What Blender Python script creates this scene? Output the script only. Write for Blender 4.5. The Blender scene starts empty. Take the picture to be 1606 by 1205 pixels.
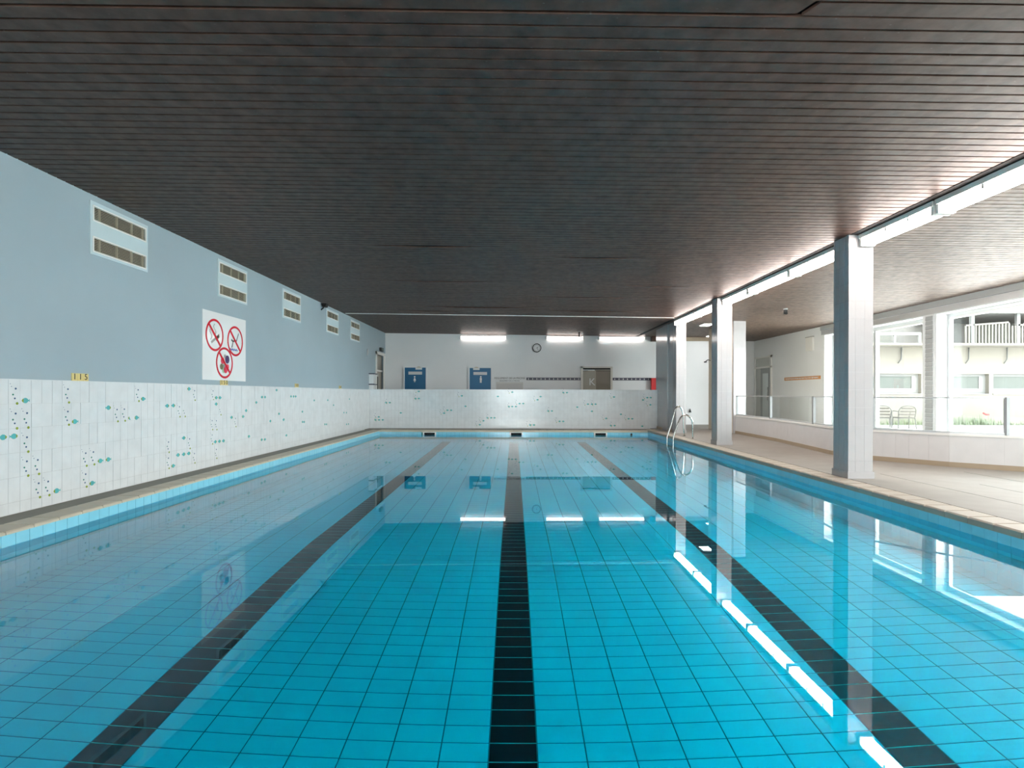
import bpy, bmesh, math, random
from mathutils import Vector, Matrix, Euler

random.seed(7)
SC = bpy.context.scene
COL = SC.collection
R = math.radians

# ------------------------------------------------------------------ camera, sky, exposure
E = 1.17                      # eye height over the still water (z = 0 is the water)
cam_d = bpy.data.cameras.new('camera')
cam_d.sensor_width = 36.0
cam_d.lens = 19.0
cam_d.shift_x = -3.0 / 1606
cam_d.shift_y = 15.5 / 1606
cam_d.clip_end = 200
cam = bpy.data.objects.new('camera', cam_d)
COL.objects.link(cam)
cam.location = (0, 0, E)
cam.rotation_euler = (R(90), -0.0025, 0)
SC.camera = cam

wd = bpy.data.worlds.new('overcast_sky')
SC.world = wd
wd.use_nodes = True
wn = wd.node_tree.nodes
wn['Background'].inputs[0].default_value = (0.95, 0.975, 1.0, 1)
wn['Background'].inputs[1].default_value = 19.0
SC.view_settings.view_transform = 'Standard'
SC.view_settings.look = 'None'
SC.view_settings.gamma = 1
SC.view_settings.use_curve_mapping = False
SC.view_settings.exposure = 0.27
SC.cycles.max_bounces = 12
SC.cycles.diffuse_bounces = 5
SC.cycles.glossy_bounces = 5
SC.cycles.transmission_bounces = 8
SC.cycles.transparent_max_bounces = 16
SC.cycles.sample_clamp_indirect = 30
SC.cycles.blur_glossy = 0.5
LAMP = 5.0                   # strength of the lit tubes


def portal(name, loc, rot, sx, sy):
    """guides the sky's light through a window opening; gives off nothing itself"""
    l = bpy.data.lights.new(name, 'AREA')
    l.shape = 'RECTANGLE'
    l.size, l.size_y = sx, sy
    l.cycles.is_portal = True
    o = bpy.data.objects.new(name, l)
    COL.objects.link(o)
    o.location, o.rotation_euler = loc, rot


WINS = [(11.38, 14.97), (6.3, 11.0), (2.0, 5.9)]      # openings of the right wall (y0, y1)
SILL, HEAD = 0.30, E + 1.64
portal('window_portal', (0.0, -4.23, (SILL + HEAD) / 2), (R(90), 0, 0), 2.6, HEAD - SILL)  # sky light through the added rear window, for the far wall
for y0, y1 in WINS:
    portal('window_portal', (8.93, (y0 + y1) / 2, (SILL + HEAD) / 2), (0, R(90), 0), HEAD - SILL, y1 - y0)

# ------------------------------------------------------------------ helpers


def lin(c):
    return tuple(((v / 255) / 12.92 if v / 255 <= 0.04045 else (((v / 255) + 0.055) / 1.055) ** 2.4) for v in c)


def mat(name, rgb, rough=0.5, metal=0.0, spec=0.5, emit=None, var=0.0, scale=6.0, bump=0.0, bscale=40.0, rvar=0.0):
    """principled material; rgb in 0-255 sRGB; var = patchy value variation, bump = fine relief"""
    m = bpy.data.materials.new(name)
    m.use_nodes = True
    nt = m.node_tree
    p = nt.nodes['Principled BSDF']
    c = lin(rgb)
    p.inputs['Base Color'].default_value = c + (1,)
    p.inputs['Roughness'].default_value = rough
    p.inputs['Metallic'].default_value = metal
    p.inputs['Specular IOR Level'].default_value = spec
    if emit:
        p.inputs['Emission Color'].default_value = lin(emit[0]) + (1,)
        p.inputs['Emission Strength'].default_value = emit[1]
    if var or bump or rvar:
        tc = nt.nodes.new('ShaderNodeTexCoord')
        src = nt.nodes.new('ShaderNodeNewGeometry').outputs['Position']
        if var:
            n = nt.nodes.new('ShaderNodeTexNoise')
            n.inputs['Scale'].default_value = scale
            n.inputs['Detail'].default_value = 6
            nt.links.new(src, n.inputs['Vector'])
            r = nt.nodes.new('ShaderNodeValToRGB')
            r.color_ramp.elements[0].position = 0.3
            r.color_ramp.elements[1].position = 0.7
            r.color_ramp.elements[0].color = tuple(v * (1 - var) for v in c) + (1,)
            r.color_ramp.elements[1].color = tuple(min(1, v * (1 + var)) for v in c) + (1,)
            nt.links.new(n.outputs['Fac'], r.inputs['Fac'])
            nt.links.new(r.outputs['Color'], p.inputs['Base Color'])
        if rvar:
            n3 = nt.nodes.new('ShaderNodeTexNoise')
            n3.inputs['Scale'].default_value = scale * 1.7
            nt.links.new(src, n3.inputs['Vector'])
            mr = nt.nodes.new('ShaderNodeMapRange')
            mr.inputs['To Min'].default_value = max(0.02, rough - rvar)
            mr.inputs['To Max'].default_value = rough + rvar
            nt.links.new(n3.outputs['Fac'], mr.inputs['Value'])
            nt.links.new(mr.outputs['Result'], p.inputs['Roughness'])
        if bump:
            n2 = nt.nodes.new('ShaderNodeTexNoise')
            n2.inputs['Scale'].default_value = bscale
            n2.inputs['Detail'].default_value = 4
            nt.links.new(src, n2.inputs['Vector'])
            b = nt.nodes.new('ShaderNodeBump')
            b.inputs['Strength'].default_value = bump
            b.inputs['Distance'].default_value = 0.01
            nt.links.new(n2.outputs['Fac'], b.inputs['Height'])
            nt.links.new(b.outputs['Normal'], p.inputs['Normal'])
    return m


def glass_mat(name, tint=(1, 1, 1), ior=1.45):
    m = bpy.data.materials.new(name)
    m.use_nodes = True
    nt = m.node_tree
    nt.nodes.remove(nt.nodes['Principled BSDF'])
    out = nt.nodes['Material Output']
    t = nt.nodes.new('ShaderNodeBsdfTransparent')
    t.inputs[0].default_value = tint + (1,)
    g = nt.nodes.new('ShaderNodeBsdfGlossy')
    g.inputs['Roughness'].default_value = 0.0
    fr = nt.nodes.new('ShaderNodeFresnel')
    # thin sheet: both faces reflect as seen from the air side
    ge = nt.nodes.new('ShaderNodeNewGeometry')
    mr = nt.nodes.new('ShaderNodeMapRange')
    mr.inputs['To Min'].default_value = ior
    mr.inputs['To Max'].default_value = 1 / ior
    nt.links.new(ge.outputs['Backfacing'], mr.inputs['Value'])
    nt.links.new(mr.outputs['Result'], fr.inputs['IOR'])
    mx = nt.nodes.new('ShaderNodeMixShader')
    nt.links.new(fr.outputs[0], mx.inputs[0])
    nt.links.new(t.outputs[0], mx.inputs[1])
    nt.links.new(g.outputs[0], mx.inputs[2])
    nt.links.new(mx.outputs[0], out.inputs['Surface'])
    return m


def water_mat():
    m = bpy.data.materials.new('pool_water')
    m.use_nodes = True
    nt = m.node_tree
    nt.nodes.remove(nt.nodes['Principled BSDF'])
    out = nt.nodes['Material Output']
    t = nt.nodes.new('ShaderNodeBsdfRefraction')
    t.inputs['Color'].default_value = WATER_TINT_GAIN + (1,)
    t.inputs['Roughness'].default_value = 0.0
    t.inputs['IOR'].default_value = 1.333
    g = nt.nodes.new('ShaderNodeBsdfGlossy')
    g.inputs['Roughness'].default_value = 0.0
    g.inputs['Color'].default_value = (1, 1, 1, 1)
    fr = nt.nodes.new('ShaderNodeFresnel')
    fr.inputs['IOR'].default_value = 1.333
    mx = nt.nodes.new('ShaderNodeMixShader')
    nt.links.new(fr.outputs[0], mx.inputs[0])
    nt.links.new(t.outputs[0], mx.inputs[1])
    nt.links.new(g.outputs[0], mx.inputs[2])
    nt.links.new(mx.outputs[0], out.inputs['Surface'])
    return m


WATER_TINT_GAIN = (0.01, 1.05, 1.31)  # green and blue boosted past full strength, brightening the pool floor


def board_mat(name, rgb, rough):
    """dark stained ceiling board: mottled, with little pale flecks and scratches"""
    m = mat(name, rgb, rough, var=0.4, scale=9, rvar=0.10, bump=0.06, bscale=25, spec=0.35)
    nt = m.node_tree
    p = nt.nodes['Principled BSDF']
    p.inputs['Specular Tint'].default_value = (1.0, 0.84, 0.78, 1)
    old = p.inputs['Base Color'].links[0].from_socket
    geo = nt.nodes.new('ShaderNodeNewGeometry')
    mp = nt.nodes.new('ShaderNodeMapping')
    mp.inputs['Scale'].default_value = (9, 16, 1)
    nt.links.new(geo.outputs['Position'], mp.inputs['Vector'])
    v = nt.nodes.new('ShaderNodeTexVoronoi')
    v.inputs['Scale'].default_value = 1.3
    v.inputs['Randomness'].default_value = 1.0
    nt.links.new(mp.outputs['Vector'], v.inputs['Vector'])
    r = nt.nodes.new('ShaderNodeValToRGB')
    r.color_ramp.elements[0].position = 0.0
    r.color_ramp.elements[0].color = (1, 1, 1, 1)
    r.color_ramp.elements[1].position = 0.10
    r.color_ramp.elements[1].color = (0, 0, 0, 1)
    nt.links.new(v.outputs['Distance'], r.inputs['Fac'])
    n = nt.nodes.new('ShaderNodeTexNoise')
    n.inputs['Scale'].default_value = 2.2
    nt.links.new(geo.outputs['Position'], n.inputs['Vector'])
    mm = nt.nodes.new('ShaderNodeMath')
    mm.operation = 'MULTIPLY'
    nt.links.new(r.outputs['Color'], mm.inputs[0])
    nt.links.new(n.outputs['Fac'], mm.inputs[1])
    mix = nt.nodes.new('ShaderNodeMixRGB')
    mix.inputs[2].default_value = (0.2, 0.19, 0.18, 1)
    nt.links.new(mm.outputs[0], mix.inputs[0])
    nt.links.new(old, mix.inputs[1])
    nt.links.new(mix.outputs[0], p.inputs['Base Color'])
    return m


def tile_mat(name, rgb, rough=0.15, relief=0.25, var=0.05):
    """glazed tile with the faint pressed relief lines and a cloudy glaze"""
    m = mat(name, rgb, rough, var=var, scale=7, rvar=0.06)
    nt = m.node_tree
    p = nt.nodes['Principled BSDF']
    geo = nt.nodes.new('ShaderNodeNewGeometry')
    mp = nt.nodes.new('ShaderNodeMapping')
    mp.inputs['Scale'].default_value = (30, 30, 6)
    nt.links.new(geo.outputs['Position'], mp.inputs['Vector'])
    v = nt.nodes.new('ShaderNodeTexVoronoi')
    v.feature = 'DISTANCE_TO_EDGE'
    v.inputs['Scale'].default_value = 1
    nt.links.new(mp.outputs['Vector'], v.inputs['Vector'])
    b = nt.nodes.new('ShaderNodeBump')
    b.inputs['Strength'].default_value = relief
    b.inputs['Distance'].default_value = 0.004
    nt.links.new(v.outputs['Distance'], b.inputs['Height'])
    nt.links.new(b.outputs['Normal'], p.inputs['Normal'])
    return m


M = {
    'blue_paint': mat('blue_wall_paint', (154, 172, 180), 0.55, var=0.03, scale=1.2, bump=0.05),
    'white_paint': mat('white_wall_paint', (224, 227, 228), 0.55, var=0.02, scale=1.5),
    'warm_white': mat('gloss_white_wall', (205, 203, 195), 0.22, var=0.02, scale=1.5, spec=0.5),
    'white_tile': tile_mat('white_glazed_tile', (214, 219, 220)),
    'grout': mat('grey_grout', (196, 199, 198), 0.8),
    'column_tile': tile_mat('column_tile_glaze', (176, 176, 177), 0.12, 0.15, 0.02),
    'low_wall_tile': tile_mat('low_wall_tile', (206, 206, 206), 0.2, 0.08, 0.02),
    'base_brown': mat('base_tile_brown', (158, 142, 120), 0.5),
    'post_grey': mat('post_grey', (142, 147, 148), 0.5),
    'ceiling_board': board_mat('dark_ceiling_board', (80, 61, 53), 0.46),
    'lounge_board': board_mat('lounge_ceiling_board', (92, 78, 69), 0.5),
    'void': mat('ceiling_void_black', (9, 8, 7), 0.9),
    'deck': mat('deck_tile_beige', (136, 131, 124), 0.6, var=0.05, scale=3, bump=0.05, rvar=0.08),
    'strip': mat('grey_concrete_strip', (126, 126, 116), 0.6, var=0.06, scale=4),
    'coping': mat('coping_beige', (196, 188, 168), 0.45, var=0.05, scale=5),
    'coping_pale': mat('coping_pale', (160, 151, 138), 0.5, var=0.04, scale=5),
    'pool_tile': mat('pool_floor_tile', (190, 250, 255), 0.25, var=0.04, scale=1.5),
    'pool_grout': mat('pool_grout_dark', (60, 140, 140), 0.8),
    'lane_tile': mat('lane_line_tile', (16, 22, 24), 0.25),
    'lane_grout': mat('lane_grout', (150, 190, 170), 0.8),
    'water_tile': mat('waterline_tile_blue', (134, 206, 226), 0.15, var=0.05, scale=5),
    'wall_tile_deep': mat('pool_wall_tile', (170, 244, 252), 0.25, var=0.04, scale=3),
    'white_metal': mat('white_enamel', (228, 228, 224), 0.3),
    'grey_metal': mat('grey_frame', (168, 172, 172), 0.4),
    'alu': mat('light_aluminium', (200, 203, 204), 0.35, metal=0.6),
    'steel': mat('polished_steel', (200, 200, 196), 0.14, metal=1.0),
    'dark': mat('dark_plastic', (22, 24, 24), 0.5),
    'black': mat('black_hole', (6, 7, 7), 0.9),
    'vent_plate': mat('vent_plate_paint', (190, 208, 212), 0.45),
    'vent_slat': mat('vent_slat_metal', (168, 162, 142), 0.45, metal=0.2),
    'sign_white': mat('sign_white_gloss', (226, 228, 228), 0.08),
    'red': mat('sign_red', (198, 20, 44), 0.25),
    'fire_red': mat('fire_box_red', (200, 0, 18), 0.3),
    'blue_ink': mat('sign_blue', (28, 70, 160), 0.3),
    'ink': mat('sign_black', (30, 30, 34), 0.4),
    'plum': mat('ball_purple', (70, 46, 100), 0.4),
    'ball_red': mat('ball_red', (214, 40, 74), 0.4),
    'ball_olive': mat('ball_olive', (110, 104, 74), 0.4),
    'ball_green': mat('ball_pale_green', (150, 190, 160), 0.4),
    'smoke': mat('sign_grey', (150, 150, 146), 0.4),
    'plate': mat('marker_cream', (214, 196, 128), 0.4),
    'teal': mat('fish_teal', (90, 178, 180), 0.25),
    'olive': mat('fish_olive', (136, 156, 60), 0.25),
    'dot_blue': mat('bubble_slate', (72, 100, 132), 0.25),
    'dot_green': mat('bubble_green', (60, 130, 116), 0.25),
    'door_blue': mat('door_blue', (8, 96, 138), 0.4, var=0.04, scale=2),
    'slate': mat('slate_band', (66, 68, 84), 0.4),
    'light_print': mat('light_print', (204, 206, 206), 0.4),
    'grey_door': mat('grey_door', (150, 146, 134), 0.35),
    'wood': mat('orange_wood', (196, 138, 84), 0.5, var=0.2, scale=20),
    'tan': mat('tan_wall_paint', (196, 184, 164), 0.6),
    'diffuser': mat('lit_diffuser', (255, 250, 244), 0.4, emit=((255, 243, 236), LAMP)),
    'batten_glow': mat('lit_batten', (255, 250, 244), 0.4, emit=((255, 240, 232), 36)),
    'panel_glow': mat('lit_panel', (255, 250, 244), 0.4, emit=((255, 250, 250), 18)),
    'glass': glass_mat('window_glass', (0.95, 0.98, 0.97)),
    'rail_glass': glass_mat('rail_glass', (0.97, 0.98, 0.975)),
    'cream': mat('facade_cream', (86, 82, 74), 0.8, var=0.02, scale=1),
    'pavement': mat('pale_pavement', (228, 226, 222), 0.8, var=0.04),
    'soil': mat('planting_soil', (120, 108, 84), 0.9),
    'leaf': mat('plant_green', (66, 76, 50), 0.6),
    'flower': mat('flower_red', (110, 14, 20), 0.6),
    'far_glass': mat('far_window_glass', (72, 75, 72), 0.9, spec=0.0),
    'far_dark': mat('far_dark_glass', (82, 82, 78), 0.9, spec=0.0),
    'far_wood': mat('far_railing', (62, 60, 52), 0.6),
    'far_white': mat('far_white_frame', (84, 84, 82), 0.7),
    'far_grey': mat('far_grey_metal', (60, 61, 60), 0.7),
    'chair_tube': mat('chair_tube', (34, 33, 30), 0.6),
    'chair_slat': mat('chair_slat_brown', (30, 21, 10), 0.5),
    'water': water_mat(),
}


class MB:
    """collects simple solids; build() links them as ONE mesh object. Coordinates are world coordinates."""

    def __init__(s):
        s.v, s.f, s.sm = [], [], []

    def add(s, vs, fs, smooth=False):
        b = len(s.v)
        s.v += [tuple(v) for v in vs]
        s.f += [tuple(b + i for i in f) for f in fs]
        s.sm += [smooth] * len(fs)
        return s

    def box(s, x0, x1, y0, y1, z0, z1):
        x0, x1 = min(x0, x1), max(x0, x1)
        y0, y1 = min(y0, y1), max(y0, y1)
        z0, z1 = min(z0, z1), max(z0, z1)
        return s.add([(x0, y0, z0), (x1, y0, z0), (x1, y1, z0), (x0, y1, z0), (x0, y0, z1), (x1, y0, z1), (x1, y1, z1), (x0, y1, z1)],
                     [(0, 3, 2, 1), (4, 5, 6, 7), (0, 1, 5, 4), (1, 2, 6, 5), (2, 3, 7, 6), (3, 0, 4, 7)])

    def chamfer(s, x0, x1, y0, y1, z0, z1, c):
        """box whose top rim is chamfered by c"""
        v = [(x0, y0, z0), (x1, y0, z0), (x1, y1, z0), (x0, y1, z0),
             (x0, y0, z1 - c), (x1, y0, z1 - c), (x1, y1, z1 - c), (x0, y1, z1 - c),
             (x0 + c, y0 + c, z1), (x1 - c, y0 + c, z1), (x1 - c, y1 - c, z1), (x0 + c, y1 - c, z1)]
        return s.add(v, [(0, 3, 2, 1), (8, 9, 10, 11), (0, 1, 5, 4), (1, 2, 6, 5), (2, 3, 7, 6), (3, 0, 4, 7),
                         (4, 5, 9, 8), (5, 6, 10, 9), (6, 7, 11, 10), (7, 4, 8, 11)])

    def prism(s, poly, axis, a0, a1):
        """extrude a 2-D polygon along axis ('x','y','z') from a0 to a1"""
        def P(p, a):
            return {'x': (a, p[0], p[1]), 'y': (p[0], a, p[1]), 'z': (p[0], p[1], a)}[axis]
        n = len(poly)
        vs = [P(p, a0) for p in poly] + [P(p, a1) for p in poly]
        fs = [tuple(range(n))[::-1], tuple(range(n, 2 * n))] + [(i, (i + 1) % n, n + (i + 1) % n, n + i) for i in range(n)]
        return s.add(vs, fs)

    def disc(s, c, r, axis, t, n=20, ry=None):
        ry = ry or r
        d = {'x': (c[1], c[2]), 'y': (c[0], c[2]), 'z': (c[0], c[1])}[axis]
        a = {'x': c[0], 'y': c[1], 'z': c[2]}[axis]
        return s.prism([(d[0] + r * math.cos(2 * math.pi * i / n), d[1] + ry * math.sin(2 * math.pi * i / n)) for i in range(n)], axis, a - t / 2, a + t / 2)

    def ring(s, c, r0, r1, axis, t, n=40):
        def P(u, w, a):
            return {'x': (a, c[1] + u, c[2] + w), 'y': (c[0] + u, a, c[2] + w), 'z': (c[0] + u, c[1] + w, a)}[axis]
        a = {'x': c[0], 'y': c[1], 'z': c[2]}[axis]
        vs = []
        for i in range(n):
            q = 2 * math.pi * i / n
            for rr in (r0, r1):
                for aa in (a - t / 2, a + t / 2):
                    vs.append(P(rr * math.cos(q), rr * math.sin(q), aa))
        fs = []
        for i in range(n):
            j = (i + 1) % n
            a_, b_ = 4 * i, 4 * j
            fs += [(a_, b_, b_ + 2, a_ + 2), (a_ + 1, a_ + 3, b_ + 3, b_ + 1), (a_, a_ + 1, b_ + 1, b_), (a_ + 2, b_ + 2, b_ + 3, a_ + 3)]
        return s.add(vs, fs)

    def tube(s, pts, r, n=10):
        pts = [Vector(p) for p in pts]
        rings, up = [], Vector((0.13, 0.31, 0.94))
        m = len(pts)
        vs = []
        for i, p in enumerate(pts):
            t = (pts[min(i + 1, m - 1)] - pts[max(i - 1, 0)]).normalized()
            a = t.cross(up)
            if a.length < 1e-3:
                a = t.cross(Vector((1, 0, 0)))
            a.normalize()
            b = t.cross(a)
            for k in range(n):
                q = 2 * math.pi * k / n
                vs.append(p + r * (math.cos(q) * a + math.sin(q) * b))
        fs = [tuple(range(n)), tuple(range((m - 1) * n, m * n))[::-1]]
        for i in range(m - 1):
            for k in range(n):
                fs.append((i * n + k, i * n + (k + 1) % n, (i + 1) * n + (k + 1) % n, (i + 1) * n + k))
        return s.add(vs, fs, True)

    def mesh(s, name, material, off=(0, 0, 0)):
        me = bpy.data.meshes.new(name)
        o = Vector(off)
        me.from_pydata([tuple(Vector(v) - o) for v in s.v], [], s.f)
        me.materials.append(material)
        for p, k in zip(me.polygons, s.sm):
            p.use_smooth = k
        me.update()
        bm = bmesh.new()
        bm.from_mesh(me)
        bmesh.ops.recalc_face_normals(bm, faces=bm.faces)
        bm.to_mesh(me)
        bm.free()
        return me

    def build(s, name, material, parent=None, origin=None, kind=None, label=None):
        """origin: world point of the object's own origin (default: the parent's)"""
        po = wloc(parent)
        og = Vector(origin) if origin else po
        o = bpy.data.objects.new(name, s.mesh(name, material, og))
        COL.objects.link(o)
        o.parent = parent
        o.location = og - po
        if kind:
            o['kind'] = kind
        if label:
            o['label'] = label
        return o


def wloc(o):
    p = Vector((0, 0, 0))
    while o is not None:
        p += Vector(o.location)
        o = o.parent
    return p


def inst(name, mesh, parent, loc, rot=(0, 0, 0)):
    o = bpy.data.objects.new(name, mesh)
    COL.objects.link(o)
    o.parent = parent
    o.location, o.rotation_euler = loc, rot
    return o


def tag(o, label, cat=None, group=None, kind=None):
    o['label'] = label
    if cat:
        o['category'] = cat
    if group:
        o['group'] = group
    if kind:
        o['kind'] = kind
    return o


def empty(name, loc=(0, 0, 0)):
    o = bpy.data.objects.new(name, None)
    COL.objects.link(o)
    o.location = loc
    o.empty_display_size = 0.1
    return o


def text(name, body, size, loc, rot, material, parent, depth=0.001, align='CENTER'):
    c = bpy.data.curves.new(name, 'FONT')
    c.body = body
    c.size = size
    c.extrude = depth
    c.align_x = align
    c.align_y = 'CENTER'
    c.materials.append(material)
    tmp = bpy.data.objects.new(name, c)
    me = bpy.data.meshes.new_from_object(tmp)
    bpy.data.objects.remove(tmp)
    o = bpy.data.objects.new(name, me)
    COL.objects.link(o)
    o.parent = parent
    o.location = Vector(loc) - wloc(parent)
    o.rotation_euler = rot
    return o


# ------------------------------------------------------------------ main levels
WL = -4.36            # painted face of the left wall
TL = -4.33            # tile face of the left wainscot
PX = 3.84             # half width of the pool
PY0, PY1 = 0.45, 15.45
ZL, ZR, ZE = 0.12, 0.145, 0.13
DP, DB, DB2 = 16.2, 18.3, 19.35      # parapet face, back wall, back wall of the lounge
RW = 8.6              # right wall face
TOPZ = 3.6
SLOPE = 0.011


def ceil_z(x):
    return E + 2.0 - SLOPE * x


def prof(y):
    """depth of the pool floor"""
    pts = [(-2, 1.08), (0.45, 1.08), (2.5, 1.13), (5.4, 1.2), (8.1, 1.52), (10.8, 1.8), (13.5, 2.0), (15.45, 2.05), (18, 2.05)]
    for (a, da), (b, db) in zip(pts, pts[1:]):
        if y <= b:
            return da + (db - da) * (y - a) / (b - a)
    return 2.05


# ------------------------------------------------------------------ setting: floors
b = MB()
b.box(PX + 0.246, RW + 0.3, -4.2, DB2 + 0.1, -0.3, ZR)
b.box(-4.5, PX + 0.26, PY1 + 0.26, DB + 0.2, -0.3, ZE)
b.box(-4.08, PX + 0.26, -4.2, PY0 - 0.26, -0.3, ZL)
fl = b.build('floor', M['deck'])
tag(fl, 'pale beige tiled pool deck running along the right and far sides', 'floor', kind='structure')
# control joints and the drain slot in the right deck
j = MB()
for (xa, ya, xb, yb) in [(6.0, 2.4, 6.0, 7.2), (4.75, 2.0, 4.75, 7.0), (5.35, 2.2, 5.35, 6.2)]:
    j.box(xa - 0.004, xb + 0.004, ya, yb, ZR, ZR + 0.0015)
j.build('deck_joint', M['strip'], fl)
b = MB()
b.box(-4.5, -4.08, -4.2, PY1 + 0.26, -0.3, ZL - 0.004)
st = b.build('floor_strip', M['strip'])
tag(st, 'narrow grey concrete strip of floor at the foot of the left tiled wall', 'floor', kind='structure')

# ------------------------------------------------------------------ pool basin
pool = empty('pool_basin')
tag(pool, 'long rectangular swimming pool basin with blue tiles and three black lane lines', 'pool', kind='structure')
ys = [PY0 + 0.12 * i for i in range(126)]
T = 0.012
b = MB()          # concrete bed, its top shows as the recessed dark joints
vs, fs = [], []
for i, y in enumerate(ys):
    z = -prof(y) - 0.004
    vs += [(-PX - 0.2, y, z), (PX + 0.2, y, z), (-PX - 0.2, y, z - 0.25), (PX + 0.2, y, z - 0.25)]
for i in range(125):
    a, c = 4 * i, 4 * i + 4
    fs += [(a, a + 1, c + 1, c), (a + 2, c + 2, c + 3, a + 3)]
b.add(vs, fs)
pfloor = b.build('pool_floor', M['pool_grout'], pool)
gw = 0.0035
tile_me = MB().box(-0.12 + gw, 0.12 - gw, -0.06 + gw, 0.06 - gw, -T, 0).mesh('floor_tile', M['pool_tile'])
lane_me = MB().box(-0.12 + gw, 0.12 - gw, -0.06 + gw, 0.06 - gw, -T, 0).mesh('lane_tile', M['lane_tile'])
lane_cols = {-8: 1, 0: 1, 8: 1}
cand = []
for r_ in range(125):
    yc = PY0 + 0.12 * (r_ + 0.5)
    for k in range(-16, 17):
        if k in lane_cols:
            continue
        # lane columns are centred on x = 0, +-1.92, the others fit between them
        cand.append((yc, k))


def tile_box(mb, xc, yc, w=0.12):
    z = -prof(yc)
    y0, y1 = yc - 0.06 + gw, yc + 0.06 - gw
    z0, z1 = -prof(y0), -prof(y1)
    x0, x1 = xc - w + gw, xc + w - gw
    mb.add([(x0, y0, z0 - T), (x1, y0, z0 - T), (x1, y1, z1 - T), (x0, y1, z1 - T), (x0, y0, z0), (x1, y0, z0), (x1, y1, z1), (x0, y1, z1)],
           [(4, 5, 6, 7), (0, 1, 5, 4), (1, 2, 6, 5), (2, 3, 7, 6), (3, 0, 4, 7)])


near = sorted([c for c in cand if c[0] > 2.4 and abs(c[1] * 0.24) < 0.95 * c[0] + 0.4], key=lambda c: c[0])[:300]
nearset = set(near)
for yc, k in near:
    ang = math.atan2(-(prof(yc + 0.06) - prof(yc - 0.06)), 0.12)
    inst('tile', tile_me, pfloor, (k * 0.24, yc, -prof(yc)), (ang, 0, 0))
rest = MB()
for yc, k in cand:
    if (yc, k) not in nearset:
        if abs(k) == 16:
            tile_box(rest, math.copysign(3.78, k), yc, 0.06)
        else:
            tile_box(rest, k * 0.24, yc)
rest.build('tile_field', M['pool_tile'], pfloor, kind='stuff')
lr = MB()
lj = MB()
for k in (-8, 0, 8):
    for r_ in range(125):
        yc = PY0 + 0.12 * (r_ + 0.5)
        if yc > 15.0:
            continue
        if 2.0 < yc and r_ < 113:
            ang = math.atan2(-(prof(yc + 0.06) - prof(yc - 0.06)), 0.12)
            inst('lane_tile', lane_me, pfloor, (k * 0.24, yc, -prof(yc)), (ang, 0, 0))
        else:
            lr2 = lr
            z0, z1 = -prof(yc - 0.056), -prof(yc + 0.056)
            lr2.add([(k * .24 - .1165, yc - .0565, z0), (k * .24 + .1165, yc - .0565, z0), (k * .24 + .1165, yc + .0565, z1), (k * .24 - .1165, yc + .0565, z1)], [(0, 1, 2, 3)])
        z0 = -prof(yc + 0.06) - 0.002
        lj.box(k * 0.24 - 0.118, k * 0.24 + 0.118, yc + 0.0568, yc + 0.0632, z0 - 0.004, z0 + 0.001)
lr.build('lane_tile_run', M['lane_tile'], pfloor, kind='stuff')
lj.build('lane_joint', M['lane_grout'], pfloor, kind='stuff')

# basin walls with a top course of upright blue tiles at the waterline
wt = 0.01


def pool_wall(side):
    b = MB()
    if side == 'left':
        b.box(-PX - 0.24, -PX - wt, PY0 - 0.2, PY1 + 0.2, -2.4, 0.09)
    elif side == 'right':
        b.box(PX + wt, PX + 0.24, PY0 - 0.2, PY1 + 0.2, -2.4, 0.06)
    elif side == 'far':
        b.box(-PX - wt, PX + wt, PY1 + wt, PY1 + 0.24, -2.4, 0.06)
    else:
        b.box(-PX - wt, PX + wt, PY0 - 0.24, PY0 - wt, -2.4, 0.06)
    w = b.build('basin_wall', M['pool_grout'], pool)
    top = {'left': 0.093, 'right': 0.085, 'far': 0.075, 'near': 0.075}[side]
    n = 125 if side in ('left', 'right') else 64
    if side in ('left', 'right'):
        me = MB().box(-wt, 0, -0.0585, 0.0585, -0.24 + gw / 2, top).mesh('waterline_tile', M['water_tile'])
    else:
        me = MB().box(-0.0585, 0.0585, -wt, 0, -0.24 + gw / 2, top).mesh('waterline_tile', M['water_tile'])
    skim = [-2.41, 0.07, 2.48]
    for i in range(n):
        if side == 'left':
            inst('waterline_tile', me, w, (-PX, PY0 + 0.12 * (i + .5), 0))
        elif side == 'right':
            inst('waterline_tile', me, w, (PX + wt, PY0 + 0.12 * (i + .5), 0))
        else:
            x = -PX + 0.12 * (i + .5)
            if side == 'far' and any(abs(x - q) < 0.19 for q in skim):
                continue
            inst('waterline_tile', me, w, (x, PY1 + wt if side == 'far' else PY0, 0))
    f = MB()
    for row in range(8):
        z1 = -0.24 - 0.24 * row
        z0 = z1 - 0.24
        for i in range(n):
            if side == 'left':
                f.box(-PX - wt, -PX, PY0 + .12 * i + .0015, PY0 + .12 * (i + 1) - .0015, z0 + .0015, z1 - .0015)
            elif side == 'right':
                f.box(PX, PX + wt, PY0 + .12 * i + .0015, PY0 + .12 * (i + 1) - .0015, z0 + .0015, z1 - .0015)
            elif side == 'far':
                f.box(-PX + .12 * i + .0015, -PX + .12 * (i + 1) - .0015, PY1, PY1 + wt, z0 + .0015, z1 - .0015)
            else:
                f.box(-PX + .12 * i + .0015, -PX + .12 * (i + 1) - .0015, PY0 - wt, PY0, z0 + .0015, z1 - .0015)
    f.build('tile_field', M['wall_tile_deep'], w, kind='stuff')
    return w


for s_ in ('left', 'right', 'far', 'near'):
    pool_wall(s_)

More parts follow.
